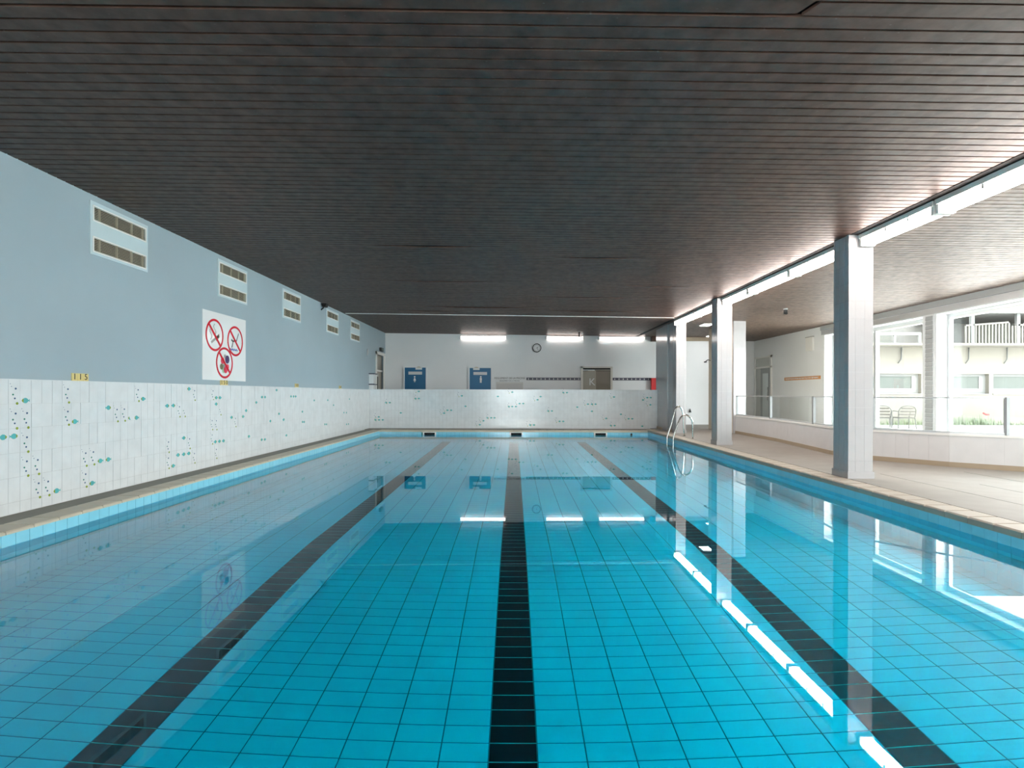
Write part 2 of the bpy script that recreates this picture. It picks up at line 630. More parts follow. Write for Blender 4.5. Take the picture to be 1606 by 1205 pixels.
# coping stones round the pool
cop = empty('pool_coping')
tag(cop, 'low beige rim of edging stones around the whole pool', 'pool edge', kind='structure')
cl = MB().chamfer(-0.13, 0.13, -0.1185, 0.1185, -0.026, 0, 0.010).mesh('coping_stone', M['coping'])
cr = MB().chamfer(-0.13, 0.13, -0.1185, 0.1185, -0.06, 0, 0.012).mesh('coping_stone', M['coping_pale'])
ce = MB().chamfer(-0.1185, 0.1185, -0.13, 0.13, -0.055, 0, 0.012).mesh('coping_stone', M['coping'])
for i in range(62):
    y = PY0 + 0.12 + 0.2415 * i
    inst('coping_stone', cl, cop, (-PX - 0.115, y, ZL))
    inst('coping_stone', cr, cop, (PX + 0.115, y, ZR))
for i in range(32):
    x = -PX + 0.12 + 0.24 * i
    inst('coping_stone', ce, cop, (x, PY1 + 0.115, ZE))
    inst('coping_stone', ce, cop, (x, PY0 - 0.115, ZL))
b = MB()
for sx, z in ((-1, ZL), (1, ZR)):
    for y in (PY0 - 0.13, PY1 + 0.13):
        b.box(sx * (PX + 0.002), sx * (PX + 0.25), y - 0.125, y + 0.125, z - 0.06, z - 0.002)
b.build('corner_stone', M['coping'], cop)
b = MB()
b.box(-PX - 0.22, -PX - 0.012, PY0, PY1, 0.085, 0.095).box(PX + 0.022, PX + 0.22, PY0, PY1, 0.05, 0.09).box(-PX, PX, PY1 + 0.014, PY1 + 0.22, 0.05, 0.076)
b.build('mortar_bed', M['coping'], cop)

# skimmers in the far wall of the pool
for x, lab in ((-2.41, 'dark skimmer mouth in far pool wall, leftmost of the three'), (0.07, 'dark skimmer mouth in far pool wall, at end of central lane line'), (2.48, 'dark skimmer mouth with white surround in far pool wall, rightmost of the three')):
    t = tag(empty('skimmer', (x, PY1, 0.0)), lab, 'skimmer', 'skimmers in the far pool wall')
    f = MB().box(x - .19, x + .19, PY1 - .008, PY1 + .02, -.12, -.045).box(x - .19, x + .19, PY1 - .008, PY1 + .02, .055, .07)
    f.box(x - .19, x - .15, PY1 - .008, PY1 + .02, -.045, .055).box(x + .15, x + .19, PY1 - .008, PY1 + .02, -.045, .055)
    f.build('frame', M['white_metal'], t)
    MB().box(x - .15, x + .15, PY1 - .002, PY1 + .008, -.045, .055).build('opening', M['black'], t)
    MB().box(x - .13, x + .13, PY1 - .006, PY1 - .002, -.05, -.012).build('flap', M['dark'], t)
t = MB().disc((3.36, PY1 - 0.004, 0.02), 0.03, 'y', 0.012).build('water_inlet', M['dark'])
tag(t, 'small round black water inlet in far pool wall near right corner', 'inlet')

# the water
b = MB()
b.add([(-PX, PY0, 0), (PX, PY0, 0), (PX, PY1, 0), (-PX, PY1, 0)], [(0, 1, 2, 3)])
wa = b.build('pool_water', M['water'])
tag(wa, 'flat still turquoise water filling the pool', 'water', kind='structure')

# ------------------------------------------------------------------ ceiling


def ceiling(name, x0, x1, y0, y1, ystart, material, label, special=False):
    """backing panel and one long board per 10 cm, all in the ceiling's own slightly tilted frame"""
    root = MB().box(x0, x1, y0, y1, 0.035, 0.10).build(name, M['void'])
    root.location = (0, 0, E + 2.0)
    root.rotation_euler = (0, SLOPE, 0)
    tag(root, label, 'ceiling', kind='structure')
    P = 0.1004
    n = int((y1 - ystart) / P)
    base = MB()
    base.add([(x0, 0.0055, 0.003), (x0, 0.0945, 0.003), (x1, 0.0945, 0.003), (x1, 0.0055, 0.003),
              (x0, 0.0085, 0), (x0, 0.0915, 0), (x1, 0.0915, 0), (x1, 0.0085, 0),
              (x0, 0.0055, 0.016), (x0, 0.0945, 0.016), (x1, 0.0945, 0.016), (x1, 0.0055, 0.016)],
             [(4, 5, 6, 7), (0, 4, 7, 3), (5, 1, 2, 6), (0, 3, 11, 8), (1, 9, 10, 2), (8, 11, 10, 9), (0, 8, 9, 1, 5, 4), (3, 7, 6, 2, 10, 11)])
    me = base.mesh('board', material)
    # warped boards: index -> (x centre, half length, opening)
    warp = {7.37: (-1.2, 0.9, 0.035), 7.86: (1.25, 0.75, 0.035), 9.64: (-1.3, 1.3, 0.03), 12.5: (-0.9, 1.6, 0.05), 12.9: (1.9, 1.4, 0.04), 9.9: (2.6, 0.8, 0.02), 11.1: (1.6, 1.6, 0.03), 13.2: (-2.2, 1.2, 0.03)} if special else {}
    for i in range(n):
        y = ystart + P * i
        key = next((k for k in warp if abs(k - y) < P / 2), None)
        if special and abs(y - 2.73) < P / 2:      # the board with the slipped joint
            pts = [(x0, 1.47, -0.007, 0.004), (1.5, x1, 0.0, 0.0)]
            for xa, xb, dy, dz in pts:
                m2 = MB()
                cut = 0.05
                m2.prism([(xa, 0.0035 + dy), (xb + (cut if xa == x0 else 0), 0.0035 + dy), (xb, 0.0965 + dy), (xa, 0.0965 + dy)] if xa == x0 else
                         [(xa + cut, 0.0035), (xb, 0.0035), (xb, 0.0965), (xa, 0.0965)], 'z', 0.0 + dz, 0.016 + dz)
                inst('board', m2.mesh('board', material), root, (0, y, 0))
            continue
        if key:
            xc, h, op = warp[key]
            N = 48
            vs, fs = [], []
            for q in range(N + 1):
                x = x0 + (x1 - x0) * q / N
                u = max(0.0, 1 - ((x - xc) / h) ** 2) if abs(x - xc) < h else 0.0
                s = op * u * u
                # the board bows towards the far side and hangs a little
                vs += [(x, 0.0035 + s, -0.4 * s), (x, 0.0965 + s, -0.55 * s), (x, 0.0965 + s, 0.014 - 0.55 * s), (x, 0.0035 + s, 0.014 - 0.4 * s)]
            for q in range(N):
                a, c = 4 * q, 4 * q + 4
                fs += [(a, a + 1, c + 1, c), (a + 1, a + 2, c + 2, c + 1), (a + 2, a + 3, c + 3, c + 2), (a + 3, a, c, c + 3)]
            fs += [(0, 1, 2, 3), (4 * N, 4 * N + 1, 4 * N + 2, 4 * N + 3)]
            m2 = MB().add(vs, fs)
            o = inst('board', m2.mesh('board', material), root, (0, y, 0))
            o['label'] = 'ceiling board warped and sagging open'
            continue
        inst('board', me, root, (0, y + random.uniform(-.0008, .0008), random.uniform(-.0006, .0008)), (random.uniform(-.004, .004), 0, 0))
    # boards behind the photographer
    bk = MB()
    yy = ystart - P
    while yy > y0:
        bk.box(x0, x1, yy + .0035, yy + .0965, 0, .016)
        yy -= P
    bk.build('board_run', material, root, origin=None, kind='stuff').location = (0, 0, 0)
    return root


# MB.build subtracts the parent's place; the ceiling children are given in its own frame
_ob = MB.build


def ceiling_safe(*a, **k):
    return ceiling(*a, **k)


def _local_build(s, name, material, parent=None, origin=None, kind=None, label=None):
    if parent is not None and parent.get('category') == 'ceiling':
        o = bpy.data.objects.new(name, s.mesh(name, material))
        COL.objects.link(o)
        o.parent = parent
        if kind:
            o['kind'] = kind
        if label:
            o['label'] = label
        return o
    return _ob(s, name, material, parent, origin, kind, label)


MB.build = _local_build
c1 = ceiling('ceiling', -4.5, 4.10, -4.2, DB + 0.05, 2.43, M['ceiling_board'], 'dark brown ceiling of narrow boards over the pool, some warped', True)
c2 = ceiling('ceiling.001', 4.40, RW + 0.02, -4.2, DB2 + 0.05, 3.0, M['lounge_board'], 'paler board ceiling over the deck by the windows')
# white trunking across the main ceiling
b = MB().box(-4.3, 4.08, 13.76, 13.80, -0.012, 0.0)
b.build('cable_trunking', M['white_metal'], c1)

# ------------------------------------------------------------------ walls
# left wall: paint above, tiled wainscot below
b = MB().box(WL - 0.2, WL, -4.2, 17.0, -0.3, TOPZ)
b.box(WL - 0.2, WL, 17.0, DB + 0.2, E + 1.34, TOPZ).box(WL - 0.2, WL, 18.2, DB + 0.2, -0.3, E + 1.34)
b.box(WL - 0.2, WL - 0.17, 16.9, 18.3, -0.3, E + 1.4)
wl = b.build('wall_left', M['blue_paint'])
tag(wl, 'long light blue painted left wall with white tiles along its lower half', 'wall', kind='structure')
TOPL = E + 0.115
b = MB().box(WL, TL - 0.006, -4.2, DP + 0.12, ZL - 0.02, TOPL - 0.004)
wc = b.build('tile_backing', M['grout'], wl)
TW, TH = 0.11, 0.213
rows = [(ZL, TOPL - 5 * TH - 0.0)] + [(TOPL - (5 - i) * TH, TOPL - (4 - i) * TH) for i in range(5)]
tme = {}
for ri, (za, zb) in enumerate(rows):
    tme[ri] = MB().box(-0.006, 0, -TW / 2 + .0012, TW / 2 - .0012, za + .0012, zb - .0012).mesh('tile', M['white_tile'])
fld = MB()
n = 0
for i in range(0, 150):
    y = 4.52 + TW * (i + 0.5)
    if y > DP - 0.04:
        break
    for ri, (za, zb) in enumerate(rows):
        if n < 300:
            inst('tile', tme[ri], wc, (TL + random.uniform(-.0006, .0006), y, 0), (0, random.uniform(-.002, .002), random.uniform(-.004, .004)))
            n += 1
        else:
            fld.box(TL - .006, TL, y - TW / 2 + .0012, y + TW / 2 - .0012, za + .0012, zb - .0012)
i = 1
while 4.52 - TW * i > -4.1:
    y = 4.52 - TW * (i - 0.5)
    for ri, (za, zb) in enumerate(rows):
        fld.box(TL - .006, TL, y - TW / 2 + .0012, y + TW / 2 - .0012, za + .0012, zb - .0012)
    i += 1
fld.build('tile_field', M['white_tile'], wc, kind='stuff')

LEFT_FISH = [(4.79, -0.07, -1), (4.58, -0.379, 1), (4.68, -0.378, 1), (5.33, -0.284, -1), (5.66, -0.712, -1), (5.77, -0.711, -1), (5.12, -0.929, -1),
(5.55, -0.928, -1), (6.31, -0.069, -1), (5.77, -0.158, 1), (6.1, -0.282, -1), (6.2, -0.284, -1), (6.75, -0.16, 1), (6.87, -0.159, 1), (7.2, 0.056,
-1), (7.09, -0.589, 1), (6.97, -0.799, 1), (7.09, -0.803, 1), (7.2, -0.804, 1), (6.87, -0.926, -1), (7.86, -0.066, -1), (7.96, -0.067, -1), (7.86,
-0.158, 1), (8.29, -0.371, 1), (8.52, -0.372, -1), (8.64, -0.373, -1), (8.74, -0.281, 1), (9.08, -0.155, -1), (9.86, 0.058, 1), (9.29, -0.066, 1),
(9.4, -0.067, 1), (9.96, -0.378, -1), (10.16, -0.497, 1), (9.61, -0.494, 1), (8.83, -0.706, -1), (7.84, -0.706, 1), (7.95, -0.708, 1), (8.06, -0.711,
1), (9.28, -0.798, -1), (9.4, -0.804, -1), (10.29, -0.8, 1), (10.5, -0.06, 1), (10.62, -0.061, 1), (10.72, -0.061, -1), (11.72, -0.152, 1), (12.57,
-0.157, 1), (12.97, -0.281, -1), (11.06, -0.375, -1), (11.07, -0.585, -1), (11.16, -0.59, 1), (10.17, -0.493, 1), (12.38, -0.708, -1), (12.49, -0.714,
1), (14.23, -0.147, 1), (13.99, -0.798, 1), (14.15, -0.801, -1), (13.77, -0.488, 1), (13.97, -0.495, 1)]
LEFT_BUBBLES = [(4.71, -0.094), (4.71, -0.311), (4.82, -0.311), (5.26, -0.094), (5.26, -0.311), (4.82, -0.526), (4.82, -0.74), (4.93, -0.741), (4.94,
-0.955), (5.04, -0.955), (5.48, -0.74), (5.58, -0.739), (5.48, -0.952), (5.91, -0.311), (6.02, -0.31), (6.24, -0.094), (7.01, -0.307), (7.12, -0.308),
(6.79, -0.744), (6.79, -0.946), (7.23, -0.741), (7.34, -0.949), (7.77, -0.73), (7.88, -0.949), (7.79, -0.097), (7.77, -0.525), (7.88, -0.532), (7.99,
-0.319), (8.42, -0.521), (7.34, -0.097)]
END_FISH = [(-2.85, 0.067, 1), (-2.95, -0.148, -1), (-2.85, -0.147, -1), (-3.83, -0.271, 1), (-3.72, -0.271, 1), (-3.39, -0.577, -1), (-1.56, -0.062,
1), (-1.45, -0.376, 1), (-1.99, -0.495, -1), (-1.88, -0.495, -1), (-2.09, -0.584, 1), (-0.48, -0.077, 1), (-0.05, 0.052, -1), (-0.15, -0.38, -1),
(-0.05, -0.379, -1), (0.06, -0.379, -1), (0.17, -0.29, 1), (0.28, -0.289, 1), (-4.05, -0.7, 1), (-4.15, -0.789, -1), (-4.04, -0.789, -1), (-3.93,
-0.789, -1), (-0.91, -0.81, -1), (-0.79, -0.72, 1), (-0.68, -0.72, 1), (-0.58, -0.72, 1), (-1.02, -0.928, -1), (0.49, -0.931, 1), (0.6, -0.931, 1),
(0.8, -0.081, -1), (0.71, -0.174, 1), (1.48, 0.042, -1), (1.59, 0.042, -1), (1.9, -0.392, -1), (2.22, -0.302, 1), (2.34, -0.302, 1), (2.45, -0.302,
1), (1.03, -0.509, 1), (1.14, -0.509, 1), (2.34, -0.516, 1), (1.37, -0.822, -1), (1.48, -0.822, -1), (0.5, -0.931, 1), (0.61, -0.931, 1), (2.77,
-0.729, 1), (3.21, -0.603, 1), (3.44, -0.738, -1), (3.55, -0.738, -1), (3.0, -0.086, -1), (2.91, -0.943, 1), (3.02, -0.943, 1), (3.87, -0.173, -1),
(4.0, -0.102, 1), (4.1, -0.101, 1), (4.09, -0.316, -1), (3.85, -0.959, 1)]


def fish_meshes(axis):
    """body, head, of one glazed fish; axis 'x' = on the left wall (lies in y,z), 'y' = on the far parapet (lies in x,z)"""
    out = {}
    for d in (-1, 1):
        body = [(d * -0.024, 0.0), (d * -0.012, 0.022), (d * 0.006, 0.025), (d * 0.02, 0.018)]
        q = [(-.030, .0), (-.022, .014), (-.006, .024), (.010, .023), (.019, .017), (.019, -.017), (.010, -.023), (-.006, -.024), (-.022, -.014)]
        bd = [(d * a, z) for a, z in q]
        tl = [(d * a, z) for a, z in [(-.026, .002), (-.044, .012), (-.040, .0), (-.044, -.012), (-.026, -.002)]]
        hd = [(d * a, z) for a, z in [(.019, .017), (.030, .010), (.036, .0), (.030, -.010), (.019, -.017)]]
        mb = MB().prism(bd, axis, -.0006, .0008).prism(tl, axis, -.0006, .0008)
        me = mb.mesh('fish_print', M['teal'])
        he = MB().prism(hd, axis, -.0006, .0008)
        off = len(me.vertices)
        # one mesh, two glaze colours
        vs = [tuple(v.co) for v in me.vertices] + [tuple(v) for v in he.v]
        fs = [tuple(p.vertices) for p in me.polygons] + [tuple(i_ + off for i_ in f) for f in he.f]
        nm = bpy.data.meshes.new('fish_print')
        nm.from_pydata(vs, [], fs)
        nm.materials.append(M['teal'])
        nm.materials.append(M['olive'])
        for p in list(nm.polygons)[len(me.polygons):]:
            p.material_index = 1
        out[d] = nm
    return out


def bubble_mesh(axis):
    pts = [(0, 0, .012, 1), (-.022, .044, .008, 0), (-.039, .077, .008, 2), (-.014, .129, .009, 0), (-.054, .147, .0035, 0), (-.065, .17, .003, 0)]
    vs, fs, mi = [], [], []
    for u, w, r, k in pts:
        m_ = MB().disc((0, 0, 0), r, axis, .0012, 10)
        o_ = len(vs)
        for v in m_.v:
            vs.append((v[0], v[1] + u, v[2] + w) if axis == 'x' else (v[0] + u, v[1], v[2] + w))
        fs += [tuple(i_ + o_ for i_ in f) for f in m_.f]
        mi += [k] * len(m_.f)
    nm = bpy.data.meshes.new('bubble_print')
    nm.from_pydata(vs, [], fs)
    for k in ('dot_blue', 'olive', 'dot_green'):
        nm.materials.append(M[k])
    for p, k in zip(nm.polygons, mi):
        p.material_index = k
    return nm


fm = fish_meshes('x')
bmn = bubble_mesh('x')
for y, z, d in LEFT_FISH:
    inst('fish_print', fm[d], wc, (TL + .0012, y, E + z))
for y, z in LEFT_BUBBLES:
    inst('bubble_print', bmn, wc, (TL + .0012, y, E + z))
# baseboard line of the wainscot top
MB().box(WL, TL + 0.004, -4.2, DP, TOPL - .004, TOPL + .004).build('top_trim', M['white_tile'], wl)

# far parapet with the same tiles
PTOP = E + 0.125
b = MB().box(-4.37, 4.34, DP + .006, DP + 0.14, 0.05, PTOP - .004)
pw = b.build('wall_far', M['grout'])
tag(pw, 'chest-high white tiled wall with little fish at far end of pool', 'wall', kind='structure')
f = MB()
for i in range(79):
    x = -4.33 + TW * i
    for k in range(6):
        zb = PTOP - k * TH
        za = max(ZE, zb - TH)
        f.box(x + .0015, min(x + TW, 4.33) - .0015, DP, DP + .006, za + .0015, zb - .0015)
f.build('tile_field', M['white_tile'], pw, kind='stuff')
MB().box(-4.36, 4.34, DP - .004, DP + .145, PTOP - .004, PTOP + .006).build('cap', M['white_tile'], pw)
fm2 = fish_meshes('y')
bm2 = bubble_mesh('y')
for i, (x, z, d) in enumerate(END_FISH):
    inst('fish_print', fm2[d], pw, (x, DP - .0012, E + z))
    if i % 2 == 0:
        inst('bubble_print', bm2, pw, (x - .09, DP - .0012, E + z - .03))

# back walls
b = MB().box(-4.5, 6.9, DB, DB + 0.15, 0.05, TOPZ).box(6.75, 6.9, DB + .15, DB2 + .1, 0.05, TOPZ)
wb = b.build('wall_back', M['white_paint'])
tag(wb, 'off-white back wall behind the tiled parapet, with doors and lamps', 'wall', kind='structure')
MB().box(4.85, 6.75, DB - 0.02, DB, E + 1.80, E + 1.95).build('top_trim', M['base_brown'], wb)
MB().box(-4.36, 4.8, DB - 0.012, DB, E - 1.03, E + 0.12).build('dado', M['warm_white'], wb)
b = MB().box(6.9, RW + 0.1, DB2, DB2 + 0.15, 0.05, TOPZ)
wb2 = b.build('wall_back.001', M['white_paint'])
tag(wb2, 'small white end wall of the lounge behind the thin white pillar', 'wall', kind='structure')
MB().box(4.62, 4.84, DB - 0.25, DB, E + 1.78, E + 2.0).build('downstand_beam', M['ceiling_board'], wb)

# partition beyond the third column
PE = 16.36
b = MB().box(4.31, 4.55, 14.52, PE, 0.05, TOPZ)
pt = b.build('wall_partition', M['grout'])
tag(pt, 'glossy white tiled side wall between the third column and the far tiled wall', 'wall', kind='structure')
f = MB()
for i in range(17):
    y = 14.52 + TW * i
    for k in range(15):
        za = ZR + TH * k
        f.box(4.30, 4.31, y + .001, min(y + TW, PE) - .001, za + .001, za + TH - .001)
f.build('tile_field', M['column_tile'], pt, kind='stuff')
MB().box(4.262, 4.30, 15.04, 15.5, ZR, ceil_z(4.3)).build('pilaster', M['column_tile'], pt)
MB().box(4.28, 4.30, 14.5, 16.2, ZR, ZR + .07).build('baseboard', M['base_brown'], pt)

# shower partition ending in the thin white pillar
b = MB().box(5.80, 6.10, 14.3, 16.1, 0.05, TOPZ)
sp = b.build('wall_shower', M['tan'])
tag(sp, 'tan shower wall behind the second column, seen edge on', 'wall', kind='structure')
MB().box(5.79, 6.11, 14.24, 14.3, ZR, ceil_z(5.9)).build('end_facing', M['column_tile'], sp)
t = tag(empty('shower_head', (5.8, 15.95, E + .97)), 'small dark shower head on the tan shower wall', 'shower')
MB().tube([(5.80, 15.95, E + 1.0), (5.72, 15.95, E + 1.02), (5.66, 15.95, E + .98)], .012, 8).build('arm', M['dark'], t)
MB().disc((5.65, 15.95, E + .955), .04, 'z', .03, 12).build('rose', M['dark'], t)
t = tag(empty('wall_tap', (5.0, DB, E - .53)), 'small black tap low on the white wall behind the ladder', 'tap')
MB().disc((5.95, DB - .02, E - .56), .02, 'y', .04, 10).build('body', M['dark'], t)
MB().prism([(5.91, E - .61), (5.99, E - .61), (5.95, E - .48)], 'y', DB - .07, DB - .03).build('handle', M['dark'], t)

# right wall with its openings
b = MB()
X0, X1 = RW, RW + 0.3
b.box(X0, X1, -4.2, DB2 + .1, -0.3, SILL)
b.box(X0, X1, -4.2, DB2 + .1, HEAD, TOPZ)
prev = -4.2
for y0, y1 in sorted(WINS):
    b.box(X0, X1, prev, y0, SILL, HEAD)
    prev = y1
b.box(X0, X1, prev, DB2 + .1, SILL, HEAD)
wr = b.build('wall_right', M['white_paint'])
tag(wr, 'white right wall full of large windows on to the garden', 'wall', kind='structure')
b = MB().box(RW - 0.05, RW, -4.0, 15.1, E + 1.79, E + 1.93)
b.build('lintel_band', M['grey_metal'], wr)
b = MB().box(RW - 0.02, RW, -4.0, 15.1, E + 1.66, E + 1.775)
b.build('lintel_band', M['alu'], wr)
b = MB()
b.box(-4.6, -1.3, -4.35, -4.2, 0.0, TOPZ).box(1.3, RW + .3, -4.35, -4.2, 0.0, TOPZ).box(-1.3, 1.3, -4.35, -4.2, 0.0, SILL).box(-1.3, 1.3, -4.35, -4.2, HEAD, TOPZ)
wq = b.build('wall_rear', M['white_paint'])
tag(wq, 'white wall behind the photographer with one window added to light the far wall', 'wall', kind='structure')


def window(idx, y0, y1, mull, label):
    x = RW + 0.22
    fr = MB()
    fr.box(x, x + .07, y0, y1, SILL, SILL + .06).box(x, x + .07, y0, y1, HEAD - .07, HEAD)
    fr.box(x, x + .07, y0, y0 + .06, SILL + .06, HEAD - .07).box(x, x + .07, y1 - .06, y1, SILL + .06, HEAD - .07)
    w = fr.build('window_%d' % idx, M['alu'])
    tag(w, label, 'window', kind='structure')
    ed = [y0 + .06] + mull + [y1 - .06]
    for m_ in mull:
        MB().box(x - .01, x + .08, m_ - .035, m_ + .035, SILL + .06, HEAD - .07).build('mullion', M['grey_metal'], w)
    for a, c in zip(ed, ed[1:]):
        MB().box(x + .03, x + .042, a, c, SILL + .06, HEAD - .07).build('pane', M['glass'], w)
        g_ = MB()
        for z_ in (SILL + .06, HEAD - .1):
            g_.box(x + .01, x + .06, a + (0.035 if a != ed[0] else 0), c - (0.035 if c != ed[-1] else 0), z_, z_ + .03)
        g_.build('sash', M['white_metal'], w)
    MB().box(RW - .02, x, y0, y1, SILL - .005, SILL + .015).build('window_sill', M['white_metal'], w)


window(1, *WINS[0], [13.2], 'window behind nearest column, with two slatted chairs outside')
window(2, *WINS[1], [9.0], 'large window right of the slatted pier, facing the balcony railing')
window(3, *WINS[2], [4.0], 'large window of right wall just outside the picture')
fr = MB()  # added rear window, out of view, brightens the far tiled wall
fr.box(-1.3, 1.3, -4.3, -4.25, SILL, SILL + .06).box(-1.3, 1.3, -4.3, -4.25, HEAD - .06, HEAD)
mx_ = [-1.3, -.03, 1.24]
for x in mx_:
    fr.box(x, x + .06, -4.3, -4.25, SILL + .06, HEAD - .06)
w5 = fr.build('window_4', M['alu'])
tag(w5, 'unseen window added behind the photographer to light the far wall', 'window', kind='structure')
for a, c in zip(mx_, mx_[1:]):
    MB().box(a + .06, c, -4.28, -4.27, SILL + .06, HEAD - .06).build('pane', M['glass'], w5)

# pier between window_1 and window_2, faced with narrow slats
t = tag(empty('slatted_panel', (RW, 11.19, SILL)), 'tall narrow grey slatted panel on the pier between the windows', 'panel')
MB().box(RW - .012, RW, 11.05, 11.33, SILL, HEAD + .02).build('backing', M['white_paint'], t)
sl = MB()
for k in range(26):
    z = SILL + 0.02 + k * 0.0955
    MB().prism([(RW - .012, z), (RW - .03, z + .01), (RW - .022, z + .088), (RW - .012, z + .088)], 'y', 11.08, 11.27).build('slat', M['grey_metal'], t)

# ------------------------------------------------------------------ columns


def column(x0, x1, y0, y1, label, name='column'):
    zt = ceil_z(x0) - 0.0
    root = MB().box(x0 + .008, x1 - .008, y0 + .008, y1 - .008, ZR - .05, zt).build(name, M['grout'], origin=((x0 + x1) / 2, (y0 + y1) / 2, ZR))
    tag(root, label, 'column', 'tiled columns along the pool', kind='structure')
    og = wloc(root)
    nz = int(math.ceil((zt - ZR) / 0.217))
    wx = (x1 - x0)
    cols_ = [0, 0.085, 0.195, wx]
    for k in range(nz):
        za = ZR + 0.217 * k
        zb = min(za + 0.217, zt - .002)
        if zb - za < 0.01:
            continue
        for a, c in zip(cols_, cols_[1:]):
            a_, c_ = a + (.0008 if a else 0), c - .0008
            for kind_ in range(4):
                m_ = MB()
                if kind_ == 0:
                    m_.box(x0 + a_, x0 + c_, y0, y0 + .008, za + .0008, zb - .0008)
                elif kind_ == 1:
                    m_.box(x0, x0 + .008, y0 + .0085 + a_ * .94, y0 + c_ * .94 + .004, za + .0008, zb - .0008)
                elif kind_ == 2:
                    m_.box(x1 - .008, x1, y0 + .0085 + a_ * .94, y0 + c_ * .94 + .004, za + .0008, zb - .0008)
                else:
                    m_.box(x0 + a_, x0 + c_, y1 - .008, y1, za + .0008, zb - .0008)
                if kind_ < 2:
                    m_.build('tile', M['column_tile'], root)
                else:
                    column.rest.add(m_.v, m_.f)
        if k == nz - 1 or True:
            pass
    column.rest.build('tile_field', M['column_tile'], root, kind='stuff')
    column.rest = MB()
    b_ = MB().box(x0 - .012, x0, y0 - .0, y1 + .012, ZR, ZR + .085).box(x0 - .012, x1 + .012, y0 - .012, y0, ZR, ZR + .085).box(x1, x1 + .012, y0, y1 + .012, ZR, ZR + .085)
    b_.build('base_trim', M['column_tile'], root)
    return root


column.rest = MB()
column(4.085, 4.385, 6.60, 6.91, 'nearest white tiled square column, standing at pool edge')
column(4.11, 4.41, 10.93, 11.24, 'second white tiled square column along the pool edge')
column(4.27, 4.53, 14.22, 14.52, 'third and farthest white tiled column, behind the pool ladder')

# ------------------------------------------------------------------ lights


def fixture_y(x, y0, y1, zt, label, group):
    """batten lamp that runs along y under the ceiling"""
    t = tag(empty('batten_lamp', (x, (y0 + y1) / 2, zt)), label, 'ceiling lamp', group)
    b_ = MB().box(x - .10, x + .09, y0, y1, zt - .05, zt)
    b_.build('housing', M['white_metal'], t)
    MB().prism([(x - .085, zt - .05), (x + .075, zt - .05), (x + .07, zt - .115), (x + .045, zt - .135), (x - .04, zt - .135), (x - .082, zt - .10)], 'y', y0 + .035, y1 - .035).build('diffuser', M['batten_glow'], t)
    MB().box(x - .088, x + .085, y0 + .002, y0 + .035, zt - .14, zt - .05).build('end_cap', M['white_metal'], t)
    MB().box(x - .088, x + .085, y1 - .035, y1 - .002, zt - .14, zt - .05).build('end_cap', M['white_metal'], t)
    for q in (0.3, 0.6):
        yy = y0 + (y1 - y0) * q
        MB().box(x - .092, x - .082, yy - .012, yy + .012, zt - .09, zt - .045).build('clip', M['grey_metal'], t)


ZF = E + 1.945
lampsY = [(-1.5, -0.1, 'batten lamp over the deck behind the photographer'),
          (0.1, 1.35, 'batten lamp over the deck beside the photographer'),
          (1.4, 2.65, 'batten lamp just out of view before the nearest column'),
          (2.7, 4.0, 'batten lamp of the column row at the upper right edge of the picture'),
          (4.03, 5.39, 'second batten lamp before the nearest column, touching the picture edge'),
          (5.42, 6.58, 'lit batten lamp ending right at the front of the nearest column'),
          (6.93, 8.27, 'lit batten lamp directly behind the nearest column'),
          (8.3, 9.72, 'lit batten lamp midway between nearest and second column'),
          (9.75, 10.91, 'lit batten lamp ending at the front of the second column'),
          (11.26, 12.63, 'lit batten lamp directly behind the second column'),
          (12.66, 14.18, 'lit batten lamp ending at the front of the third column')]
for y0, y1, lb in lampsY:
    fixture_y(4.29, y0, y1, ZF, lb, 'batten lamps along the column row')
b = MB().box(4.10, 4.19, -4.2, DB, ceil_z(4.1) - .005, ceil_z(4.1) + .09)  # black strip painted as the unlit ceiling beside the lamp housings
tg = b.build('shade_strip', M['void'])
tag(tg, 'dark strip standing in for the shade beside the batten lamps, between the two ceilings', 'trim', kind='structure')
b = MB().box(4.191, 4.396, -4.2, DB - .02, ZF + .001, ZF + .12)
tg = b.build('trim_2', M['ceiling_board'])
tag(tg, 'dark mounting strip above the row of batten lamps', 'trim', kind='structure')


def fixture_x(x0, x1, z, label):
    t = tag(empty('wall_lamp', ((x0 + x1) / 2, DB, z)), label, 'wall lamp', 'lamps on the back wall')
    MB().box(x0, x1, DB - .05, DB - .012, z - .035, z + .055).build('housing', M['white_metal'], t)
    MB().prism([(DB - .05, z + .05), (DB - .10, z + .03), (DB - .12, z), (DB - .10, z - .045), (DB - .05, z - .055)], 'x', x0 + .03, x1 - .03).build('diffuser', M['diffuser'], t)
    MB().box(x0, x0 + .03, DB - .125, DB - .05, z - .06, z + .055).build('end_cap', M['white_metal'], t)
    MB().box(x1 - .03, x1, DB - .125, DB - .05, z - .06, z + .055).build('end_cap', M['white_metal'], t)


fixture_x(-1.82, -0.25, E + 1.90, 'lit tube lamp on back wall above the second blue door, leftmost of three')
fixture_x(1.075, 2.35, E + 1.89, 'shorter lit tube lamp in the middle of the back wall')
fixture_x(2.85, 4.42, E + 1.88, 'lit tube lamp on back wall nearest to the columns')

for x, y, lb in ((5.3, 14.9, 'small square ceiling lamp lit in the passage just behind the third column'),
                 (6.45, 17.6, 'hidden square ceiling lamp added to brighten the back of the shower passage')):  # second one added out of view to brighten the shower passage
    zc = ceil_z(x)
    t = tag(empty('ceiling_panel_lamp', (x, y, zc)), lb, 'ceiling lamp')
    MB().box(x - .14, x + .14, y - .2, y + .2, zc - .03, zc - .004).build('frame', M['white_metal'], t)
    MB().box(x - .12, x + .12, y - .18, y + .18, zc - .036, zc - .03).build('diffuser', M['panel_glow'], t)

# ------------------------------------------------------------------ left wall equipment


